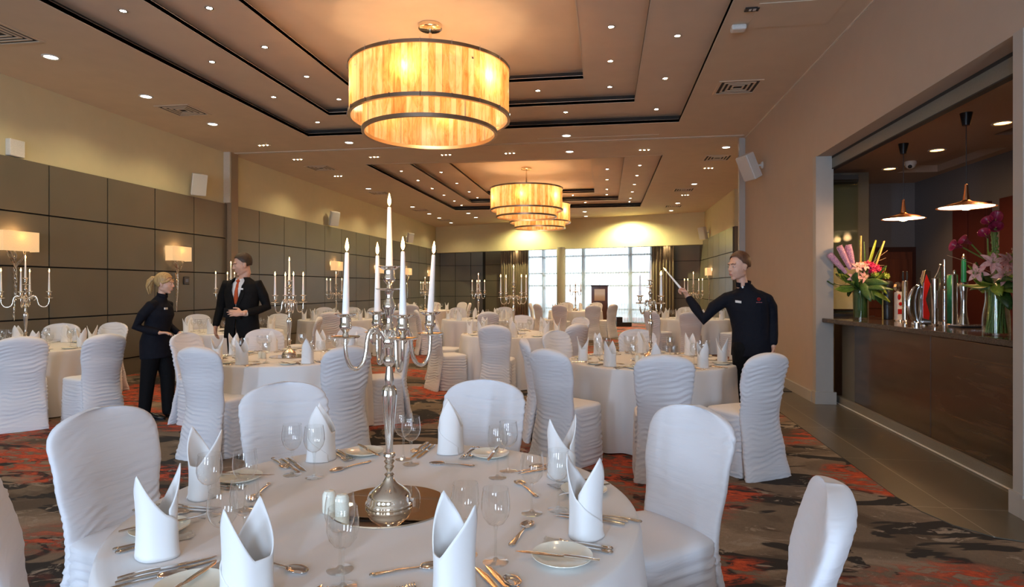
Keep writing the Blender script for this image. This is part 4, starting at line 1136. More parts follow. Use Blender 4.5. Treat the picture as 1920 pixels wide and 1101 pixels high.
for key,kind,rz,lab in CAND:
    x,y=TABS[key]; g0,CUPS=CA[kind]
    g=g0 if kind not in cu else copy_tree(g0); cu.add(kind)
    a=YAW+math.radians(rz); z=TZ+.0065
    sc={'D':1.05,'F':1.1,'G':1.0,'J':1.0}.get(key,1.0)
    g.location=(x,y,z); g.rotation_euler=(0,0,a); g.scale=(1,1,sc)
    tag(g,lab,'candelabrum','silver five-branch candelabra')
    if mir is None:
        m=MB(); m.lathe([(.0,0),(.198,0),(.2,.002),(.198,.0055),(.0,.0055)],72,cap0=False,cap1=False); mir=o=m.build('mirror_plate',M['mirror'])
    else: o=copy_tree(mir)
    o.location=(x+.0,y,TZ+.0005); tag(o,'round mirror plate %s'%SHORT[key],'mirror','round mirror plates')
    tips=[]
    for i,(cx,cy,cz) in enumerate(CUPS):
        wx=x+cx*math.cos(a)-cy*math.sin(a); wy=y+cx*math.sin(a)+cy*math.cos(a); wz=z+(cz+.066)*sc
        tips.append((scr(wx,wy),wx,wy,wz,i))
    outer=sorted(t for t in tips if t[4]>0)
    for j,t in enumerate(outer): 
        lit = 1
        if key=='B' and j<2: lit=0
        tilt=(0,0,0)
        if key=='A' and j==3: tilt=(0,.055,0)
        if key=='A' and j==0: tilt=(0,.02,0)
        put_candle(kind if not(key=='B') else 0,lit,t[1:4],('lit' if lit else 'unlit')+' taper candle, outer, %s, on the %s'%(ORD[j],CLAB[key]),tilt)
        if lit and key in 'AC': lamp('POINT','candle_light',(t[1],t[2],t[3]+.27),.5,(1,.5,.2),.02)
    t=tips[0]
    lit=0 if key=='B' else 1
    put_candle(kind if key!='B' else 0,lit,t[1:4],('lit' if lit else 'unlit')+' taper candle in the centre of the %s'%CLAB[key])
    if lit: lamp('POINT','candle_light',(t[1],t[2],t[3]+.28),.8 if key=='A' else 2.2,(1,.5,.2),.02)
# --- salt and pepper
def shaker():
    m=MB(); m.lathe([(.0,0),(.020,0),(.0225,.004),(.0225,.045),(.021,.062),(.015,.071),(.0,.074)],28,cap0=False,cap1=False); return m.build('salt_shaker',M['china'])
sh=None
for key,(dx,dy) in {'A':(-.185,-.06),'B':(-.18,-.22),'C':(-.24,-.16)}.items():
    for j in (0,1):
        o=shaker() if sh is None else copy_tree(sh); sh=sh or o
        q=C2W(dx+.052*j,dy-.035*j); x0,y0=TABS[key]
        o.location=(x0+q[0],y0+q[1],TZ+.001); o.name=('salt_shaker','pepper_shaker')[j]
        tag(o,'%s of the two cream china shakers %s'%(('left','right')[j],SHORT[key]),'shaker','cream salt and pepper shakers')
# ordinals for the tableware
FAR=set('FGHIJK')
for (key,kind),L in ITEMS.items():
    L.sort(key=lambda t:t[0]); N=len(L)
    for i,(s_,o) in enumerate(L):
        if i<10 and i<=N//2+ (N%2): pos=ORD[i]
        else:
            j=N-1-i; pos=['rightmost','second from the right','third from the right','fourth from the right','fifth from the right','sixth from the right','seventh from the right','eighth from the right','ninth from the right','tenth from the right','eleventh from the right','twelfth from the right','thirteenth from the right','fourteenth from the right','fifteenth from the right','sixteenth from the right'][min(j,15)] if j<16 else 'in the middle'
        tag(o,'%s %s, %s'%(CATS[kind][1],SHORT[key],pos),CATS[kind][0],PLURAL[kind]+' '+SHORT[key])
# --- at the far end
x,y=at(1124,22.2)
g=empty('lectern',(x,y,0),YAW*.3,'tall dark wooden lectern with a pale notice, in front of the far windows','lectern')
m=MB(); m.box(-.29,-.2,.06,.29,.2,1.52); m.build('body',M['door'],g,smooth=False,mods=[m_bevel(.008)])
m=MB(); m.poly([(-.31,-.24),(.31,-.24),(.31,.22),(-.31,.22)],1.52,1.56); m.build('desk_top',M['doorframe'],g,smooth=False)
m=MB(); m.box(-.34,-.26,0,.34,.26,.06); m.build('base',M['black'],g,smooth=False)
t=NT('printed_notice'); v=t.coord((1,1,1)); sp=t.n('ShaderNodeSeparateXYZ'); t.l(v,sp.inputs[0])
t.pbr(t.ramp(sp.outputs['Z'],[(.0,(.45,.30,.2,1)),(.15,(.6,.5,.4,1)),(.25,(.75,.75,.78,1)),(.5,(.7,.72,.75,1))]),.5)
m=MB(); m.box(-.19,-.212,0,.19,-.20,.42); o=m.build('notice',t.mat,g,smooth=False,loc=(0,0,1.0)); 
m=MB(); m.tube([(0,0,1.56),(0,0,1.68),(.02,-.08,1.72)],.006,6); m.build('microphone',M['black'],g)
x,y=at(1168,23.3); g=empty('floor_monitor',(x,y,0),YAW,'black L-shaped floor box under the far windows','speaker')
m=MB(); m.box(-.27,-.2,0,.30,.2,.16); m.box(-.27,-.2,.16,-.05,.2,.36); m.build('cabinet',M['black'],g,smooth=False,mods=[m_bevel(.01)])
# ================================================================ BAR TOP: FLOWERS AND TAPS
def petalmat(name,c1,c2,rough=.5):
    t=NT(name); nz=t.noise(t.coord((1,1,1)),60,3,.6)
    t.pbr(t.ramp(nz,[(.3,c1),(.7,c2)]),rough,0,None,Subsurface_Weight=.1,Subsurface_Radius=(.01,.005,.003)); return t.mat
M['lily']=petalmat('pink_lily_petal',(.72,.30,.27,1),(.85,.52,.46,1)); M['calla']=petalmat('plum_calla',(.22,.012,.035,1),(.42,.03,.09,1),.35)
M['magenta']=petalmat('magenta_petal',(.45,.008,.06,1),(.62,.02,.13,1)); M['leaf']=petalmat('dark_leaf',(.020,.060,.012,1),(.06,.14,.03,1),.4)
M['lime']=petalmat('lime_leaf',(.16,.24,.02,1),(.34,.42,.06,1)); M['stemg']=petalmat('flower_stem',(.12,.20,.04,1),(.22,.32,.08,1))
M['protea']=petalmat('lilac_spike',(.42,.16,.36,1),(.80,.52,.55,1),.7); M['bamboo']=petalmat('yellow_cane',(.48,.33,.07,1),(.62,.46,.14,1)); M['cat']=petalmat('catkin',(.45,.26,.15,1),(.6,.42,.28,1),.8)
def frame(d):
    d=Vector(d).normalized(); a=d.orthogonal().normalized(); b=d.cross(a); R=Matrix((a,b,d)).transposed().to_4x4(); return R
def petal(mb,L,w,curl,Mx,nu=5,nv=9,cup=.25):
    def fn(u,v):
        x=(u-.5)*w*math.sin(PI*min(1,v*.9+.08))**.8; th=curl*v; z=L*v*math.cos(th*.6); y=L*v*math.sin(th*.6)+cup*abs(u-.5)**2*w*2
        return (x,y,z)
    mb.grid(fn,nu,nv,M=Mx)
def lily(parent,p,d,s=.075):
    T=Matrix.Translation(p)@frame(d); m=MB()
    for k in range(6):
        R=T@Matrix.Rotation(2*PI*k/6,4,'Z')@Matrix.Rotation(math.radians(-58 if k%2 else -66),4,'X'); petal(m,s*(1 if k%2 else .93),s*.42,.9,R,cup=-.5)
    o=m.build('lily',M['lily'],parent,mods=[m_solid(.0012)])
    m=MB()
    for k in range(6):
        a=2*PI*k/6+.3; m.tube([T@Vector((0,0,0)),T@Vector((.012*math.cos(a),.012*math.sin(a),s*.4)),T@Vector((.022*math.cos(a),.022*math.sin(a),s*.62))],.0011,5); m.ell(T@Vector((.023*math.cos(a),.023*math.sin(a),s*.64)),(.003,.003,.005),6,4)
    m.build('stamens',M['lime'],o)
def stalk(parent,p,q,r=.004,bend=.03,mat='stemg',name='flower_stem'):
    p=Vector(p);q=Vector(q); mid=(p+q)/2+Vector((0,bend,bend)); m=MB(); m.tube([p,(p*.5+mid*.5),mid,(mid*.5+q*.5),q],r,7); return m.build(name,M[mat],parent)
def calla(parent,p,d,s=.1):
    T=Matrix.Translation(p)@frame(d); m=MB()
    def fn(u,v):
        a=2*PI*u*1.08; r=s*(.10+.34*v**1.6); z=s*(.0+1.0*v)*(1-.38*v*(.5-.5*math.cos(a)))
        return (r*math.cos(a)*(1+.25*v),r*math.sin(a),z)
    m.grid(fn,22,12,M=T); o=m.build('calla_lily',M['calla'],parent,mods=[m_solid(.0015)])
    m=MB(); m.tube([T@Vector((0,0,s*.1)),T@Vector((0,0,s*.6))],[.004,.003],7); m.build('spadix',M['bamboo'],o)
def leaf(mb,p,d,L,w,up=.3,twist=0):
    T=Matrix.Translation(p)@frame(d)@Matrix.Rotation(twist,4,'Z'); petal(mb,L,w,up,T,7,10,cup=.3)
def mum(parent,p,r,mat,name,n=46):
    rnd=random.Random(int(p[0]*1000)); m=MB()
    for k in range(n):
        z=1-1.5*(k+.5)/n; a=k*2.4; q=math.sqrt(max(0,1-z*z)); d=Vector((q*math.cos(a),q*math.sin(a),z)); leaf(m,Vector(p)+d*r*.25,d,r*.8,r*.32,.6)
    m.ell(p,(r*.5,r*.5,r*.5),10,6); return m.build(name,M[mat],parent,mods=[m_solid(.0008)])
def vase(x,y,h,r0,r1,label,n):
    g=empty('glass_vase',(x,y,1.101),YAW,label,'vase')
    m=MB(); m.lathe([(.0,.0),(r0,.0),(r0,.004),(r0*.99,h*.4),(r1*.97,h*.8),(r1,h),(r1-.003,h+.001),(r1*.95,h*.8),(r0*.96,h*.4),(r0*.95,.014),(0,.014)],44,cap0=False,cap1=False); m.build('glass_body',M['vase'],g)
    return g
# left arrangement
vx,vy=at(1613,7.67); U1=7.67/1150
vase(vx,vy,.352,.082,.088,'tall cylindrical green glass vase on the bar, the farther one','')
g=empty('flower_arrangement',(vx,vy,1.101),YAW,'tall bouquet with lilac spikes, magenta blooms and yellow canes in the farther bar vase','flowers')
def p1(px,py,y=0): return Vector(((px-1613)*U1,y,(598-py)*U1))
rnd=random.Random(11)
m=MB()
for k in range(16):
    a=2*PI*k/16; m.tube([(.055*math.cos(a),.055*math.sin(a),.02),(.06*math.cos(a+1),.06*math.sin(a+1),.2),(.06*math.cos(a+2),.06*math.sin(a+2),.37)],.012,7)
m.build('flower_stem',M['leaf'],g)
m=MB()
for k in range(6):
    a=2*PI*k/6; 
    def wr(u,v,a=a): q=a+u*1.1; return (.074*math.cos(q),.074*math.sin(q),.02+.32*v)
    m.grid(wr,6,4)
m.build('wrapped_leaf',M['leaf'],g,mods=[m_solid(.001)])
for (tx,ty,bx,by,dy) in ((1558,476,1588,512,.02),(1569,464,1592,505,-.03),(1578,461,1596,500,.03),(1587,460,1599,500,-.02),(1594,461,1602,502,.03)):
    P0=p1(bx,by,dy);P1=p1(tx,ty,dy*2); m=MB(); n=30
    m.tube([P0.lerp(P1,i/11) for i in range(12)],[.016+.017*min(1,i/7)-.008*(i==11) for i in range(12)],12)
    d=(P1-P0)
    for k in range(170):
        t=k/170; a=k*2.4; F=frame(d); rr=.016+.017*min(1,t*1.6); q=P0+d*t+(F@Vector((math.cos(a)*rr,math.sin(a)*rr,0))); m.ell(q,(.0055,.0055,.008),5,4)
    m.build('lilac_spike',M['protea'],g)
for a_,b_ in (((1614,443,.0),(1613,520,0)),((1656,453,-.02),(1636,515,-.01))):
    m=MB(); m.tube([p1(*a_),p1(*b_)],.011,10); m.tube([p1(*a_),p1(*a_)+Vector((0,0,.004))],.012,10); m.build('yellow_cane',M['bamboo'],g)
for (x0,y0,dx,dz,L,w) in ((1619,512,.02,1,.42,.06),(1624,512,.08,1,.40,.05),(1627,512,.42,1,.44,.10),(1632,514,.55,.95,.40,.07)):
    m=MB(); leaf(m,p1(x0,y0,.02),(dx,.05,dz),L,w,.12,PI/2*0+.0); m.build('strap_leaf',M['lime' if w>.08 else 'leaf'],g,mods=[m_solid(.001)])
for (px,py,dy,r) in ((1610,500,-.03,.06),(1623,499,-.06,.07),(1636,503,-.04,.065),(1646,509,-.04,.055),(1628,510,-.09,.05)): mum(g,p1(px,py,dy),r,'magenta','magenta_bloom')
for (px,py,dy,r) in ((1630,517,-.12,.05),(1653,519,-.07,.055),(1645,532,-.09,.045)): mum(g,p1(px,py,dy),r,'lime','green_bloom')
for (px,py,d) in ((1593,522,(-.3,-1,.2)),(1611,520,(.2,-1,.1)),(1599,502,(-.2,-1,.5)),(1612,500,(.0,-.9,.7))): lily(g,p1(px,py,-.09),d,.085); stalk(g,p1(px,py,-.08),(0,0,.3))
for k in range(34):
    a=rnd.uniform(0,2*PI); e=rnd.uniform(-.45,.35); m=MB()
    leaf(m,Vector((.05*math.cos(a),.05*math.sin(a),.37+rnd.uniform(0,.1))),(math.cos(a),math.sin(a),e+.1),rnd.uniform(.20,.33),rnd.uniform(.08,.13),rnd.uniform(.4,1.3),rnd.uniform(-.5,.5)); m.build('leaf',M['leaf' if k%5 else 'lime'],g,mods=[m_solid(.001)])
for k in range(5):
    q=p1(1562+k*5,512+k*5,-.03); stalk(g,(0,0,.42),q,.004,.06,'lime','curled_stem')
for k in range(3): stalk(g,p1(1630,500,0),p1(1664-3*k,470+14*k,0),.0018,.01,'cat','twig')
# right arrangement
vx,vy=at(1868,5.11); U2=5.11/1150
vase(vx,vy,.37,.098,.078,'tall clear glass vase of green stems on the bar, the nearer one','')
g=empty('flower_arrangement',(vx,vy,1.101),YAW,'bouquet of pink lilies and plum callas in the nearer bar vase','flowers')
def p2(px,py,y=0): return Vector(((px-1868)*U2,y,(628-py)*U2))
m=MB()
for k in range(26):
    a=2*PI*k/26; r=.07 if k%2 else .04; m.tube([(r*math.cos(a),r*math.sin(a),.018),(r*.7*math.cos(a+.5),r*.7*math.sin(a+.5),.2),(r*.75*math.cos(a+.9),r*.75*math.sin(a+.9),.40)],rnd.uniform(.005,.009),7)
m.build('flower_stem',M['stemg'],g)
for (px,py,d,bx,by) in ((1795,464,(-1,-.1,.16),1846,486),(1812,458,(-1,-.1,.42),1850,488),(1843,446,(-.75,-.5,.45),1853,480),(1850,424,(-.7,-.4,.45),1862,480),(1856,423,(-.3,-.6,.7),1862,470),(1858,432,(-.6,-.8,.25),1864,470)):
    dd=Vector(d).normalized(); calla(g,p2(px,py,-.05),d,.105); stalk(g,p2(px,py,-.05),p2(bx,by,0),.006,.0)
m=MB(); 
for k in range(40):
    t=k/40; a=k*2.4; q=p2(1862+6*t,414+75*t*1.0,.0)+Vector((.018*math.cos(a),.018*math.sin(a),0)); m.ell(q,(.010,.010,.014),6,5)
m.tube([p2(1868,520),p2(1862,416)],.008,7); m.build('green_spike',M['stemg'],g)
for (px,py,dy,d,s) in ((1843,494,-.10,(-.3,-1,.35),.105),(1873,494,-.10,(.15,-1,.4),.11),(1855,516,-.15,(-.25,-1,.05),.10),(1877,516,-.15,(.1,-1,.05),.11),(1823,513,-.06,(-.8,-.7,.2),.09),(1899,504,-.05,(.7,-.7,.2),.09)):
    lily(g,p2(px,py,dy),d,s); stalk(g,p2(px,py,dy+.01),(0,0,.34))
for k in range(40):
    a=rnd.uniform(0,2*PI); e=rnd.uniform(-.4,.5); m=MB()
    leaf(m,Vector((.04*math.cos(a),.04*math.sin(a),.38+rnd.uniform(0,.08))),(math.cos(a),math.sin(a),e+.1),rnd.uniform(.16,.26),rnd.uniform(.06,.10),rnd.uniform(.3,1.1),rnd.uniform(-.5,.5)); m.build('leaf',M['leaf' if k%3 else 'lime'],g,mods=[m_solid(.001)])
for k in range(9):
    q=p2(1893+rnd.uniform(0,26),448+rnd.uniform(0,40),rnd.uniform(-.05,.1)); b=p2(1885,520); m=MB(); m.tube([b,b.lerp(q,.5)+Vector((.01,0,.0)),q],.002,5)
    for j in range(7):
        t=.45+.55*j/7; m.ell(b.lerp(q,t)+Vector((.006*(-1)**j,0,0)),(.006,.006,.009),6,4)
    m.build('catkin_twig',M['cat'],g)
for (px,py) in ((1852,478),(1886,482),(1894,492)): mum(g,p2(px,py,-.04),.035,'lime','green_bloom',24)
stalk(g,(0,0,.5),p2(1776,479),.0015,.02,'cat','twig')
# ---- taps
M['red']=simple('red_enamel',(.42,.015,.012,1),.25); M['green']=simple('green_enamel',(.01,.13,.06,1),.25); M['whitee']=simple('white_enamel',(.7,.66,.62,1),.3)
def tap(px,d,label,name='beer_tap',cat='beer tap'):
    x,y=at(px,d); return empty(name,(x,y,1.101),YAW,label,cat,None)
g=tap(1664,7.55,'matt black canister on the bar beside the farther vase','canister','canister')
m=MB(); m.lathe([(.0,0),(.058,0),(.06,.01),(.06,.16),(.057,.17),(.06,.18),(.06,.38),(.05,.40),(.0,.40)],32,cap0=False,cap1=False); m.build('body',M['black'],g)
m=MB(); m.lathe([(.0,.40),(.058,.40),(.06,.42),(.06,.45),(.05,.47),(.0,.475)],32,cap0=False,cap1=False); m.build('lid',M['black'],g)
m=MB(); m.tube([(-.07,-.02,0),(-.07,-.02,.41)],.008,8); tag(m.build('side_rod',M['bamboo'],g),'pale yellow rod')
g=tap(1686,7.2,'ornate white and red beer tap badge beside the black canister')
m=MB(); m.box(-.045,-.03,0,.035,.03,.34); m.build('badge_body',M['whitee'],g,smooth=False,mods=[m_bevel(.012,3)])
m=MB(); m.box(-.035,-.034,.08,.025,-.03,.14); m.ell((-.02,-.032,.28),(.02,.006,.035),12,8); m.ell((-.005,-.033,.20),(.022,.005,.022),12,8); m.build('red_emblem',M['red'],g)
m=MB(); m.ell((-.015,0,.40),(.05,.04,.06),8,6); m.lathe([(.02,.33),(.03,.345),(.015,.36)],16); m.build('cut_glass_knob',M['chrome'],g,smooth=False)
m=MB(); m.lathe([(.0,0),(.055,0),(.05,.012),(.03,.02)],24); m.build('base',M['chrome'],g)
g=tap(1697,6.97,'plain brushed steel cylinder tap with two black handles')
m=MB(); m.lathe([(.0,0),(.042,0),(.04,.01),(.031,.02),(.031,.46),(.028,.468),(.0,.468)],32,cap0=False,cap1=False); m.build('column',M['steel'],g)
for sx_ in(-1,1):
    m=MB(); m.tube([(.018*sx_,0,.46),(.024*sx_,0,.51),(.022*sx_,0,.56)],[.008,.011,.009],10); m.ell((.022*sx_,0,.565),(.011,.011,.012),10,6); m.build('handle',M['black'],g)
g=tap(1719,6.33,'silver crescent-shaped beer tap')
pts=[]; 
for i in range(25):
    a=math.radians(105+150*i/24); pts.append((.11*math.cos(a)+.055,0,.215+.205*math.sin(a)))
m=MB(); m.tube(pts,[(.012+.036*math.sin(PI*i/24)**.7,.022) for i in range(25)],12,side=(1,0,0)); m.build('crescent',M['chrome'],g)
m=MB(); m.tube([(.02,0,.40),(.05,0,.47),(.045,0,.49)],[.025,.018,.012],10); m.build('handle',M['black'],g)
m=MB(); m.lathe([(.0,0),(.05,0),(.05,.03),(.035,.04),(.0,.04)],28,cap0=False,cap1=False); m.build('base',M['chrome'],g)
g=tap(1733,6.3,'red and white angular blade-shaped beer tap')
out=[(-.045,.03),(.06,.0),(.065,.08),(.025,.27),(.06,.47),(.055,.56),(-.005,.57),(-.03,.45),(-.045,.28)]
def plan(mb,o,y0,y1,s=1,c=(0,.28)):
    n=len(o); q=[((x-c[0])*s+c[0],(z-c[1])*s+c[1]) for x,z in o]
    mb.add([(x,y0,z) for x,z in q]+[(x,y1,z) for x,z in q],[tuple(range(n)),tuple(reversed(range(n,2*n)))]+[(i,n+i,n+(i+1)%n,(i+1)%n) for i in range(n)])
m=MB(); plan(m,out,-.022,.022); m.build('blade',M['chrome'],g,smooth=False,mods=[m_bevel(.004)])
red=[(-.03,.08),(.03,.06),(.04,.12),(-.003,.27),(.045,.43),(.005,.53),(-.018,.44),(-.03,.28)]
m=MB(); plan(m,red,-.026,-.022); m.build('red_inlay',M['red'],g,smooth=False)
m=MB(); m.lathe([(.0,0),(.06,0),(.058,.012),(.0,.012)],28,cap0=False,cap1=False); m.build('base',M['chrome'],g)
g=tap(1753,6.3,'tapered steel beer tap with a tilted handle')
m=MB(); m.lathe([(.0,0),(.045,0),(.04,.015),(.026,.02),(.030,.2),(.042,.46),(.040,.485),(.0,.49)],32,cap0=False,cap1=False); m.build('column',M['steel'],g)
m=MB(); m.box(-.006,-.046,.18,.006,-.028,.36); m.build('emblem',M['chrome'],g,smooth=False,mods=[m_bevel(.002)])
m=MB(); m.tube([(.0,0,.48),(.03,0,.54),(.055,0,.61)],[.014,.012,.009],10); m.ell((.057,0,.62),(.014,.014,.016),10,6); m.build('handle',M['chrome'],g)
g=tap(1771,6.75,'tall thin chrome rod tap standing behind the others')
m=MB(); m.lathe([(.0,0),(.06,0),(.06,.02),(.02,.03),(.018,.36),(.03,.37),(.0,.38)],24,cap0=False,cap1=False); m.build('pedestal',M['chrome'],g)
m=MB(); m.tube([(.0,0,.37),(.0,0,.70)],[.012,.016],12); m.build('handle',M['chrome'],g)
m=MB(); m.tube([(-.05,0,.37),(-.05,0,.60)],.006,8); m.tube([(-.05,0,.5),(-.02,-.02,.44),(0,0,.4)],.006,8); m.build('spout',M['chrome'],g)
g=tap(1786,6.35,'thick steel cylinder tap with a green side')
m=MB(); m.lathe([(.0,0),(.055,0),(.052,.01),(.048,.02),(.048,.52),(.044,.53),(.0,.53)],36,cap0=False,cap1=False); m.build('column',M['steel'],g)
m=MB(); 
def gs(u,v): a=PI*.85+u*PI*.42; return (.0495*math.cos(a),.0495*math.sin(a),.02+.5*v)
m.grid(gs,10,2); m.build('green_panel',M['green'],g,mods=[m_solid(.002)])
m=MB(); m.lathe([(.0,.53),(.012,.53),(.014,.55),(.010,.57),(.0,.575)],14,Matrix.Translation((.02,0,0))); m.build('cap',M['chrome'],g)
g=tap(1807,6.3,'waisted chrome beer tap with a green bottle-neck handle')
m=MB(); m.lathe([(.0,0),(.055,0),(.053,.015),(.035,.10),(.028,.22),(.034,.34),(.046,.42),(.038,.44),(.0,.445)],36,cap0=False,cap1=False); m.build('column',M['chrome'],g)
m=MB(); m.lathe([(.0,.44),(.025,.45),(.024,.52),(.022,.68),(.0,.685)],24,cap0=False,cap1=False); m.build('green_handle',M['green'],g)
m=MB(); m.lathe([(.016,.685),(.018,.70),(.006,.73),(.0,.74)],16); m.build('tip',M['brass'],g)
x,y=at(1822,6.0); g=empty('drip_tray',(x,y,1.101),YAW,'black drip tray at the foot of the right-hand taps','tray')
m=MB(); m.box(-.17,-.09,0,.17,.09,.022); m.build('tray',M['black'],g,smooth=False,mods=[m_bevel(.004)])
m=MB()
for k in range(12): m.box(-.155+.026*k,-.08,.022,-.145+.026*k,.08,.026)
m.build('grid',M['steel'],g,smooth=False)
# ================================================================ PEOPLE
def hmat(p,f,tilt=0,roll=0,s=1.0):
    f=Vector((f[0],f[1],0)).normalized(); r=Vector((f.y,-f.x,0)); u=Vector((0,0,1))
    R=Matrix((r,f,u)).transposed().to_4x4()
    return Matrix.Translation(p)@R@Matrix.Rotation(tilt,4,'X')@Matrix.Rotation(roll,4,'Y')@Matrix.Scale(s,4)
def head(mb,H,fem=False):
    E=lambda c,r,**k: mb.ell(c,r,24,16,H,**k)
    E((0,-.016,.036),(.073,.092,.083)); E((0,.018,-.018),(.0640,.072,.086)); E((0,.028,-.070),(.048 if not fem else .043,.046,.036))
    E((0,.060,-.094),(.022,.018,.016)); E((-.032,.042,-.026),(.029,.032,.034)); E((.032,.042,-.026),(.029,.032,.034))
    E((0,.074,.033),(.050,.016,.012)); E((-.036,.005,-.060),(.022,.042,.026)); E((.036,.005,-.060),(.022,.042,.026))
    mb.limb([(0,.084,.020),(0,.094,-.003),(0,.101,-.019)],[.007,.009,.011],10,H); E((-.010,.092,-.023),(.008,.010,.007)); E((.010,.092,-.023),(.008,.011,.007))
    E((0,.086,-.054),(.020,.010,.0075)); E((0,.084,-.066),(.017,.010,.0075))
    for s in(-1,1):
        E((s*.074,-.006,-.006),(.0075,.017,.029)); E((s*.079,-.012,.006),(.006,.014,.017)); E((s*.030,.072,.004),(.016,.010,.008))
def neck(mb,H,base,r=.055):
    a=H@Vector((0,-.022,-.03)); b=H@Vector((0,-.025,-.09)); mb.limb([a,b,Vector(base)],[r*.95,r*.92,r*1.15],18)
def face(g,H,brow,lips='lip'):
    m=MB()
    for s in(-1,1): m.ell((s*.030,.0765,.005),(.0095,.0085,.0042),12,8,H)
    e=m.build('eyes',M['eye'],g)
    m=MB()
    for s in(-1,1): m.ell((s*.030-.001,.0838,.0048),(.0045,.0022,.0042),10,6,H)
    m.build('irises',M['iris'],e)
    m=MB()
    for s in(-1,1): m.tube([(s*.012,.088,.026),(s*.030,.086,.032),(s*.046,.073,.026)],[.0028,.0036,.0018],8,H)
    m.build('eyebrows',M[brow],g)
    m=MB(); m.tube([(-.020,.088,-.059),(-.009,.0955,-.0565),(0,.096,-.0575),(.009,.0955,-.0565),(.020,.088,-.059)],[.001,.0035,.004,.0035,.001],8,H); m.tube([(-.017,.088,-.061),(0,.0945,-.066),(.017,.088,-.061)],[.001,.0042,.001],8,H); m.build('lips',M[lips],g)
def hairline(y,k=0):
    return lerp([(-.2,-.062+k),(-.06,-.055+k),(-.03,-.030),(-.012,.012),(.012,.018),(.03,.045),(.055,.078),(.085,.088),(.2,.09)],y)
def hair(g,H,mat,thick=.010,k=0,top=.012,fn=None,up=0):
    m=MB(); n,mm=72,22; c=Vector((0,-.018,.040)); r=(.0775,.0965,.083+top)
    def P_(t,a):
        p=Vector((math.sin(t)*math.cos(a)*r[0],math.sin(t)*math.sin(a)*r[1],math.cos(t)*r[2]))
        return p*(1+.014*math.sin(a*23)*math.sin(t)*(t/2)+.016*mnoise.noise(p*45))+c
    vs=[]
    for j in range(n):
        a=2*PI*j/n; te=.3
        while te<2.9:
            q=P_(te,a)
            if q.z<=hairline(q.y,k)+up*(1 if q.y>-.05 else .3): break
            te+=.015
        for i in range(mm+1): vs.append(P_(te*i/mm,a))
    fs=[]
    for j in range(n):
        q=(j+1)%n
        for i in range(mm): fs.append((j*(mm+1)+i,j*(mm+1)+i+1,q*(mm+1)+i+1,q*(mm+1)+i))
    m.add(vs,fs,H)
    if fn: fn(m)
    return m.build('hair',mat,g,mods=[m_solid(thick,-.2)])
def hand(mb,w,d,n,t,curl=(.3,.35,.3),s=1.0,thumb=.5,spread=0.0,pinch=None):
    w=Vector(w); d=Vector(d).normalized(); n=Vector(n); n=(n-d*n.dot(d)).normalized(); t=Vector(t); t=(t-d*t.dot(d)-n*t.dot(n)).normalized()
    mb.limb([w-d*.03*s,w+d*.015*s,w+d*.05*s,w+d*.082*s],[(.027*s,.020*s),(.031*s,.018*s),(.040*s,.0155*s),(.037*s,.0125*s)],16,None,side=t)
    for i,(o,L,r) in enumerate(((.029,.072,.0088),(.0105,.080,.009),(-.0095,.074,.0086),(-.0275,.058,.0078))):
        p=w+d*(.080-.006*abs(i-1))*s+t*o*s; a=0; pts=[p-d*.02*s,p]; cc=curl if pinch is None else [c*pinch[i] for c in curl]
        dd=(d+t*spread*(1.2-i)*.5).normalized()
        for k,f in enumerate((.44,.31,.25)):
            a+=cc[k]; p=p+(dd*math.cos(a)+n*math.sin(a))*L*f*s; pts.append(p)
        mb.limb(pts,[r*s*1.05,r*s,r*s*.96,r*s*.88,r*s*.74],10)
    p=w+d*.022*s+t*.028*s; q=p+(d*.6+t*.75+n*.25).normalized()*.036*s; e=q+(d*(1-.3*thumb)+t*(.35-.5*thumb)+n*(.2+.6*thumb)).normalized()*.030*s; e2=e+(d*(.9)+t*(.1-.6*thumb)+n*(.1+.7*thumb)).normalized()*.024*s
    mb.limb([p-t*.012*s,p,q,e,e2],[.013*s,.0135*s,.0115*s,.0102*s,.0082*s],10)
def shoe(g,heel,f,s=1.0):
    h=Vector(heel); f=Vector((f[0],f[1],0)).normalized(); l=Vector((f.y,-f.x,0)); m=MB()
    m.limb([h+Vector((0,0,.045)),h+f*.06+Vector((0,0,.05)),h+f*.13+Vector((0,0,.040)),h+f*.20+Vector((0,0,.030)),h+f*.245+Vector((0,0,.024))],[(.034,.040),(.037,.042),(.042,.036),(.043,.026),(.028,.018)],18,None,side=l)
    m.mi=0; o=m.build('shoe',M['shoe'],g,mods=[m_remesh(.006,2)])
    m=MB(); q=lambda a,b:(h+f*a+l*b)
    m.poly([tuple(q(a,b))[:2] for a,b in ((-.03,-.03),(.06,-.033),(.15,-.042),(.22,-.038),(.262,-.012),(.262,.012),(.22,.038),(.15,.042),(.06,.033),(-.03,.03))][::-1],h.z+.001,h.z+.016); m.build('sole',M['black'],o,smooth=False,mods=[m_bevel(.004)])
def torso(mb,st,f,k=1.0):
    # st: (centre xyz, half width, half depth); f: facing
    l=Vector((f[1],-f[0],0)).normalized()
    mb.limb([s[0] for s in st],[(s[1]*k,s[2]*k) for s in st],32,None,side=l)

def person(name_label,xc,d,build):
    x,y=C2W(xc,d); g=empty('person',(x,y,.0),YAW,name_label,'person'); build(g); return g

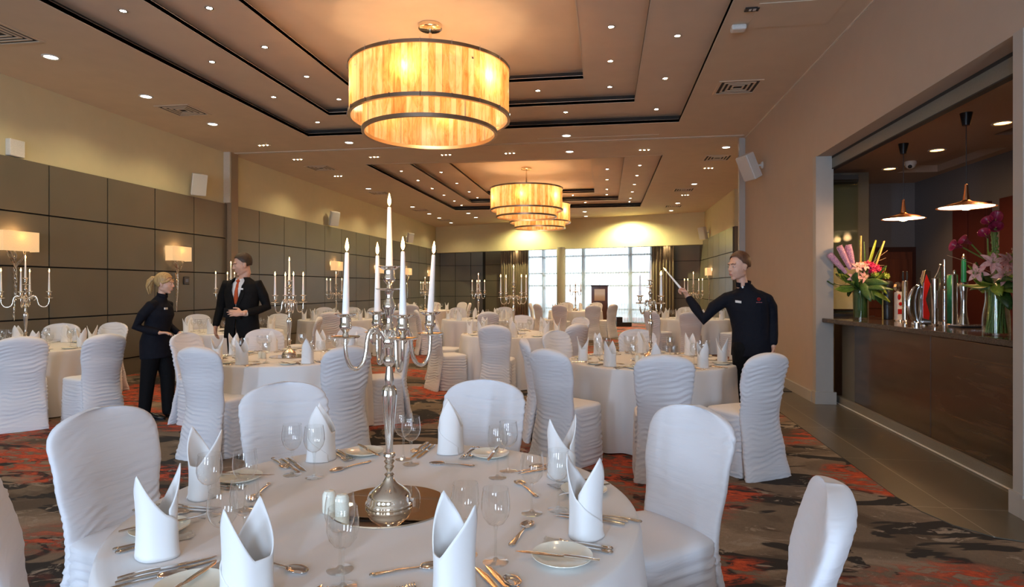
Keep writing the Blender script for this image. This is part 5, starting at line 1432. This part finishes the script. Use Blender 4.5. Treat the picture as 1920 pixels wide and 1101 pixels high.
# ---- waiter lighting a candle (right)
def waiter(g):
    f=(-.42,-.91); H=hmat((-.125,0,1.687),(-.93,-.36),math.radians(-3),0,1.10)
    SR=(-.215,.06,1.385);ER=(-.435,.07,1.185);WR=(-.548,.20,1.405)
    SL=(.122,-.06,1.375);EL=(.178,-.03,1.175);WL=(.160,-.10,.945)
    st=[((0,0,.86),.150,.105),((0,0,.98),.158,.112),((-.005,0,1.10),.150,.105),((-.02,0,1.24),.168,.113),((-.04,0,1.34),.170,.105)]
    b=MB(); head(b,H); neck(b,H,(-.080,.0,1.47),.050); torso(b,st,f,.86)
    for S_,E_,W_ in ((SR,ER,WR),(SL,EL,WL)): b.limb([S_,E_,W_],[.044,.036,.027],16)
    hand(b,WR,(-.42,.28,.80),(-.75,-.1,-.5),(.25,-.9,.3),curl=(.95,1.1,.75),thumb=.95,pinch=(.75,.95,1.05,1.1))
    hand(b,WL,(-.06,-.10,-1),(-.8,.2,.0),(-.25,-1,.1),curl=(.28,.35,.3),thumb=.35)
    for sx_,hx in ((-.085,-.075),(.08,.085)): b.limb([(sx_,.02,.90),(hx,.03,.50),(hx,.05,.09)],[.078,.052,.038],16)
    tag(b.build('body',M['skin'],g,mods=[m_remesh(.0045,7)]),'bare-headed face and hands')
    face(g,H,'hair_red'); hair(g,H,M['hair_red'],.005,.05,.018,up=.016)
    t=MB(); l=Vector((f[1],-f[0],0))
    ts=[((0,0,.845),.188,.140),((0,0,.90),.186,.138),((-.003,0,1.0),.178,.130),((-.01,0,1.10),.168,.122),((-.022,0,1.22),.180,.126),((-.04,0,1.33),.200,.130),((-.046,0,1.385),.186,.115),((-.052,0,1.425),.150,.096),((-.060,0,1.47),.092,.076),((-.070,0,1.515),.066,.062)]
    t.tube([s[0] for s in ts],[(s[1],s[2]) for s in ts],36,None,side=l)
    t.limb([(-.09,.02,1.455),(-.15,.04,1.415),SR],[.040,.054,.062],18); t.limb([(-.03,-.01,1.455),(.05,-.035,1.420),SL],[.040,.052,.060],18)
    t.limb([(-.17,.04,1.395),SR,(-.34,.07,1.30),ER,(-.49,.13,1.29),(-.535,.185,1.375)],[.062,.064,.060,.054,.048,.041],20)
    t.limb([(.07,-.05,1.385),SL,(.162,-.045,1.31),EL,(.172,-.065,1.06),(.162,-.093,.985)],[.060,.062,.060,.054,.048,.042],20)
    t.ell(Vector((-.055,0,1.43)),(.13,.085,.042),20,12)
    o=t.build('tunic',M['tunic'],g,mods=[m_remesh(.007,5)])
    c=MB(); F=Vector((f[0],f[1],0)).normalized()
    def col(u,v):
        a=-.0+.28+u*(2*PI-.56); r=.064+.004*v; d_=F*math.cos(a)+l*math.sin(a); p=Vector((-.080,.0,1.505))+d_*r; p.z+=v*.046-.014*math.cos(a); return p
    c.grid(col,40,5); c.build('stand_collar',M['tunic'],o,mods=[m_solid(.004)])
    c=MB(); c.ell(Vector((-.080,0,1.497))+F*.074,(.011,.008,.011),12,8); c.build('collar_stud',M['shirt'],o)
    # placket, badge and stitched emblem on the chest
    c=MB(); 
    for z0,z1 in ((1.25,1.46),(1.05,1.25)): pass
    B=Vector((-.040,0,1.37))
    def chest(u_,z,off=.003):  # point on the tunic front
        ctr=Vector((-.04-.0*(z),0,z)); w=.200;dp=.129; s=u_/w; return ctr+l*u_*1.0+F*(dp*math.sqrt(max(0,1-s*s))+off)
    bd=[chest(.10,1.375),chest(.045,1.368),chest(.045,1.346),chest(.10,1.353)]
    c=MB(); c.add(bd+[p+F*.004 for p in bd],[(0,1,2,3),(7,6,5,4),(0,4,5,1),(1,5,6,2),(2,6,7,3),(3,7,4,0)]); c.build('name_badge',M['whitee'],g,smooth=False)
    c=MB(); ring=[]
    for i in range(20):
        a=2*PI*i/20; ring.append(chest(-.105+.013*math.cos(a),1.385+.013*math.sin(a),.006))
    c.tube(ring,.0025,6,closed=True)
    c.tube([chest(-.105,1.377,.007),chest(-.105,1.392,.007)],.003,6)
    for k in range(7): c.tube([chest(-.130+.0075*k,1.352,.006),chest(-.130+.0075*k,1.360,.006)],.0016,5)
    c.build('red_emblem',M['red'],o)
    q=MB()
    for sx_,hx in ((-.085,-.080),(.08,.085)): q.limb([(sx_,.0,.92),(hx,.02,.52),(hx+.0,.04,.08)],[.102,.076,.058],20)
    q.limb([(0,0,.95),(0,0,.86)],[(.16,.12),(.16,.12)],24,None,side=l); q.build('trousers',M['trouser'],g,mods=[m_remesh(.008,4)])
    shoe(g,(-.085,.07,.0),(-.5,-.85)); shoe(g,(.09,.07,.0),(-.3,-.95))
person('person in black tunic, arm stretched out to light a candle with another candle',2.275,5.82,waiter)
x,y=C2W(2.25-.596,5.85+.235)
p0=Vector((-.583,.228,1.452)); p1_=Vector((-.737,.285,1.655)); dv=p1_-p0
w0=C2W(2.275+p0.x,5.82+p0.y); w1=C2W(2.275+p1_.x,5.82+p1_.y); vv=Vector((w1[0]-w0[0],w1[1]-w0[1],dv.z))
cc=make_candle(vv.length,True); cc.location=(w0[0],w0[1],p0.z); cc.rotation_mode='QUATERNION'; cc.rotation_quaternion=vv.to_track_quat('Z','Y'); tag(cc,'lit white taper held slanting in the hand of the waiter in black','candle')
# ---- man in suit (left)
def suited(g):
    k=1.07; f=(-.12,-1.0); H=hmat((.012,-.02,1.785),(-.80,-.60),math.radians(-12),0,1.18)
    SR=(-.205,0,1.52);ER=(-.285,.02,1.235);WR=(-.315,-.06,.985)
    SL=(.215,0,1.52);EL=(.315,.02,1.235);WL=(.115,-.270,1.165)
    st=[((0,0,.90),.165,.115),((0,0,1.05),.170,.12),((0,0,1.20),.165,.118),((0,0,1.35),.19,.125),((0,0,1.44),.18,.11)]
    b=MB(); head(b,H); neck(b,H,(.0,.0,1.57),.060); torso(b,st,f,.86)
    for S_,E_,W_ in ((SR,ER,WR),(SL,EL,WL)): b.limb([S_,E_,W_],[.047,.038,.029],16)
    hand(b,WR,(.02,-.12,-1),(.9,.1,0),(.0,-1,.1),curl=(.3,.4,.3),s=1.12,thumb=.4)
    hand(b,WL,(-1,-.25,.06),(.1,.9,-.3),(0,-.2,1),curl=(.12,.2,.2),s=1.15,thumb=.15,spread=.12)
    for sx_ in(-.09,.09): b.limb([(sx_,.0,.95),(sx_,.02,.52),(sx_,.04,.09)],[.082,.055,.04],16)
    b.build('body',M['skin'],g,mods=[m_remesh(.0048,7)])
    face(g,H,'hair_dark'); hair(g,H,M['hair_dark'],.006,.035,.014,up=.010)
    F=Vector((f[0],f[1],0)).normalized(); l=Vector((f[1],-f[0],0)).normalized()
    # shirt front
    s=MB(); s.tube([(0,0,1.10),(0,0,1.30),(0,0,1.45),(0,0,1.54),(0,0,1.59)],[(.15,.123),(.175,.130),(.185,.126),(.13,.095),(.075,.070)],28,None,side=l)
    def col(u,v):
        a=.16+u*(2*PI-.32); r=.070+.012*v*(1 if v<.9 else .8); d_=F*math.cos(a)+l*math.sin(a); p=Vector((-.004,-.004,1.60))+d_*r; p.z+=(1-v)*.045-.018-.026*max(0,math.cos(a)); return p
    s.grid(col,36,4); s.build('shirt',M['shirt'],g)
    c=MB(); 
    def tieS(u,v):
        z=1.575-.30*v; w=.012+.024*v; dp=lerp([(0,.074),(.2,.104),(.5,.128),(1,.134)],v)+.012*(1-(2*u-1)**2)
        return Vector((-.006,0,z))+l*((u-.5)*2*w)+F*dp
    c.grid(tieS,7,14); c.ell(Vector((-.006,0,1.575))+F*.086,(.022,.016,.02),12,8); c.build('tie',M['tie'],g,mods=[m_solid(.004)])
    # jacket: open V in front
    j=MB(); js=[((0,.0,.84),.225,.150),((0,0,.98),.212,.150),((0,0,1.12),.198,.140),((0,0,1.22),.196,.138),((0,0,1.34),.214,.143),((0,0,1.45),.228,.140),((0,0,1.53),.215,.118),((0,0,1.585),.135,.090),((0,.005,1.615),.085,.078)]
    n=64; vs=[];R=len(js)*4-3
    rows=[]
    for i in range(R):
        t_=i/4; a=int(min(t_,len(js)-2)); fr=t_-a; A,B=js[a],js[a+1]
        rows.append((Vector(A[0]).lerp(Vector(B[0]),fr),A[1]+(B[1]-A[1])*fr,A[2]+(B[2]-A[2])*fr))
    fs=[]
    for i,(c_,rx,ry) in enumerate(rows):
        z=c_.z; half = lerp([(.8,.16),(1.0,.04),(1.14,.012),(1.20,.02),(1.50,.30),(1.60,.62),(1.62,.66)],z)   # half opening angle
        for q in range(n+1):
            a=half+(2*PI-2*half)*q/n; vs.append(c_+F*(ry*math.cos(a))+l*(rx*math.sin(a)))
    for i in range(R-1):
        for q in range(n): fs.append((i*(n+1)+q,(i+1)*(n+1)+q,(i+1)*(n+1)+q+1,i*(n+1)+q+1))
    j.add(vs,fs); jk=j.build('jacket',M['suit'],g,mods=[m_solid(.012,1)])
    a=MB()
    a.limb([(-.16,0,1.50),SR,(-.255,.01,1.38),ER,(-.305,-.02,1.10),(-.314,-.052,1.02)],[.078,.078,.066,.060,.052,.046],20)
    a.limb([(.17,0,1.50),SL,(.272,.01,1.38),EL,(.235,-.10,1.195),(.160,-.195,1.172)],[.078,.078,.066,.060,.054,.047],20)
    a.build('sleeves',M['suit'],jk,mods=[m_remesh(.007,5)])
    for sd in(-1,1):
        c=MB()
        def lap(u,v,sd=sd):
            z=1.19+.40*v; half=lerp([(1.20,.02),(1.50,.30),(1.60,.62),(1.62,.66)],z); ww=.05+.33*math.sin(PI*min(1,v*1.15+.05))*(.35+.65*v)
            an=sd*(half+u*ww); rx=lerp([(1.12,.198),(1.34,.214),(1.45,.228),(1.53,.215),(1.585,.135),(1.62,.085)],z)+.016; ry=lerp([(1.12,.14),(1.34,.143),(1.45,.140),(1.53,.118),(1.585,.09),(1.62,.078)],z)+.016
            return Vector((0,0,z))+F*(ry*math.cos(an))+l*(rx*math.sin(an))
        c.grid(lap,6,16); c.build('lapel',M['suit'],jk,mods=[m_solid(.004)])
    c=MB(); c.limb([(.168,-.185,1.172),(.135,-.225,1.166)],[.041,.040],18); c.build('shirt_cuff',M['shirt'],g)
    p=Vector((0,0,1.475))+F*.165; u=l*-1
    c=MB(); bd=[p-l*.045+Vector((0,0,.012)),p-l*.105+F*-.012+Vector((0,0,.008)),p-l*.105+F*-.012+Vector((0,0,-.014)),p-l*.045+Vector((0,0,-.010))]
    c.add(bd+[q+F*.005 for q in bd],[(0,1,2,3),(7,6,5,4),(0,4,5,1),(1,5,6,2),(2,6,7,3),(3,7,4,0)]); c.build('name_badge',M['whitee'],g,smooth=False)
    q=MB()
    for sx_ in(-.095,.095): q.limb([(sx_,.0,.96),(sx_,.01,.54),(sx_,.03,.08)],[.108,.082,.062],20)
    q.build('trousers',M['trouser'],g,mods=[m_remesh(.008,4)])
    shoe(g,(-.1,.06,.0),(-.3,-.95)); shoe(g,(.1,.06,.0),(.1,-.95))
person('person in black suit with rust tie, hand on a dark folder, looking down left',-3.52,8.0,suited)
x,y=C2W(-3.52-.035,8.0-.205); g=empty('folder',(x,y,1.16),YAW,'dark folder held against the waist of the man in the suit','folder')
m=MB(); m.cbox((0,0,0),(.22,.016,.12),Matrix.Rotation(.12,4,'Y')); m.build('cover',M['suit'],g,smooth=False,mods=[m_bevel(.004)])
m=MB(); m.cbox((.0,.002,.002),(.213,.010,.116),Matrix.Rotation(.12,4,'Y')); m.build('pages',M['suit'],g,smooth=False)
# ---- woman (left)
def woman(g):
    f=(.985,-.17); H=hmat((.062,-.01,1.535),(.97,.12),math.radians(-6),0,.97)
    SR=(-.02,-.145,1.285);ER=(-.155,-.19,1.055);WR=(.075,-.135,.985)
    SL=(.02,.140,1.285);EL=(-.02,.20,1.05);WL=(.14,.17,.95)
    st=[((-.03,0,.78),.150,.125),((-.04,0,.90),.155,.120),((-.03,0,1.02),.125,.098),((-.01,0,1.14),.140,.108),((.0,0,1.22),.135,.10)]
    b=MB(); head(b,H,True); neck(b,H,(.026,.0,1.36),.038); torso(b,st,f,.86)
    for S_,E_,W_ in ((SR,ER,WR),(SL,EL,WL)): b.limb([S_,E_,W_],[.038,.031,.023],16)
    hand(b,WR,(1,.15,.02),(.05,0,-1),(0,1,0),curl=(.25,.45,.4),s=.92,thumb=.3)
    hand(b,WL,(.9,-.1,-.3),(0,0,-1),(0,-1,0),curl=(.4,.5,.4),s=.9)
    b.limb([(-.04,-.07,.80),(-.09,-.07,.45),(-.13,-.07,.09)],[.080,.052,.036],16); b.limb([(.0,.07,.80),(.05,.07,.45),(.06,.07,.09)],[.080,.052,.036],16)
    b.build('body',M['skin2'],g,mods=[m_remesh(.0045,7)])
    face(g,H,'hair_blond')
    def tail(m):
        m.limb([(0,-.100,.050),(0,-.135,.045),(0,-.160,.010),(.0,-.166,-.045),(.0,-.158,-.095),(.0,-.150,-.125)],[.022,.030,.036,.034,.024,.008],16,H)
        for s in(-1,1): m.limb([(s*.045,.068,.055),(s*.066,.045,.03),(s*.072,.005,.012),(s*.06,-.05,.02)],[.008,.010,.012,.012],10,H)
        for k in range(7):
            o=(k-3)*.008; m.tube([(o,-.12,.05),(o*1.6,-.175+.004*k%2,.0),(o*1.8,-.172,-.06),(o,-.155,-.125-.006*(k%3))],[.008,.010,.009,.003],6,H)
    hair(g,H,M['hair_blond'],.010,.012,.010,tail)
    m=MB(); m.lathe([(.020,-.006),(.026,0),(.020,.006)],16,H@Matrix.Translation((0,-.118,.048))@Matrix.Rotation(PI/2,4,'X')); m.build('hair_tie',M['hair_dark'],g)
    l=Vector((f[1],-f[0],0)).normalized(); F=Vector((f[0],f[1],0)).normalized()
    t=MB(); ts=[((-.035,0,.69),.176,.160),((-.04,0,.76),.178,.158),((-.045,0,.88),.176,.150),((-.035,0,1.0),.148,.125),((-.02,0,1.10),.150,.124),((.005,0,1.19),.160,.134),((.0,0,1.27),.150,.118),((.0,0,1.32),.115,.092),((.012,0,1.355),.078,.070),((.022,0,1.385),.056,.056),((.028,0,1.41),.052,.052)]
    t.tube([s[0] for s in ts],[(s[1],s[2]) for s in ts],36,None,side=l)
    t.limb([(-.01,-.10,1.29),SR,(-.085,-.18,1.19),ER,(-.05,-.168,1.02),(.045,-.142,.992)],[.062,.060,.055,.050,.044,.037],20)
    t.limb([(.0,.10,1.29),SL,EL,(.10,.175,.97)],[.062,.060,.050,.037],20)
    o=t.build('tunic',M['tunic'],g,mods=[m_remesh(.007,5)])
    c=MB()
    def col(u,v):
        a=.2+u*(2*PI-.4); r=.054; d_=F*math.cos(a)+l*math.sin(a); p=Vector((.030,0,1.388))+d_*r; p.z+=v*.040-.012*math.cos(a); return p
    c.grid(col,36,4); c.build('stand_collar',M['tunic'],o,mods=[m_solid(.004)])
    c=MB(); q=Vector((.0,0,1.255))+F*.124+l*.055; c.cbox(q,(.012,.055,.022)); c.build('name_badge',M['whitee'],g,smooth=False)
    q=MB(); q.limb([(-.045,-.07,.80),(-.095,-.07,.46),(-.135,-.07,.075)],[.105,.078,.062],20); q.limb([(-.0,.07,.80),(.05,.07,.46),(.055,.07,.075)],[.105,.078,.062],20); q.build('trousers',M['trouser'],g,mods=[m_remesh(.008,4)])
    shoe(g,(-.145,-.07,.0),(.97,-.1)); shoe(g,(.045,.07,.0),(.9,-.3))
person('person with blond ponytail in black tunic and trousers, hand on a covered chair',-4.02,7.0,woman)
# ---------------- camera
cam=bpy.data.cameras.new('camera'); co=bpy.data.objects.new('camera',cam); COL.objects.link(co)
cam.sensor_fit='HORIZONTAL'; cam.sensor_width=36; cam.lens=36*FPX/1920
cam.shift_y=(HOR-550.5)/1920
cam.clip_start=.05; cam.clip_end=200
co.location=(0,0,CH); co.rotation_euler=(math.radians(90),0,YAW)
S.camera=co
S.view_settings.view_transform='Standard'; S.view_settings.look='None'; S.view_settings.gamma=1; S.view_settings.use_curve_mapping=False
S.view_settings.exposure=0.22
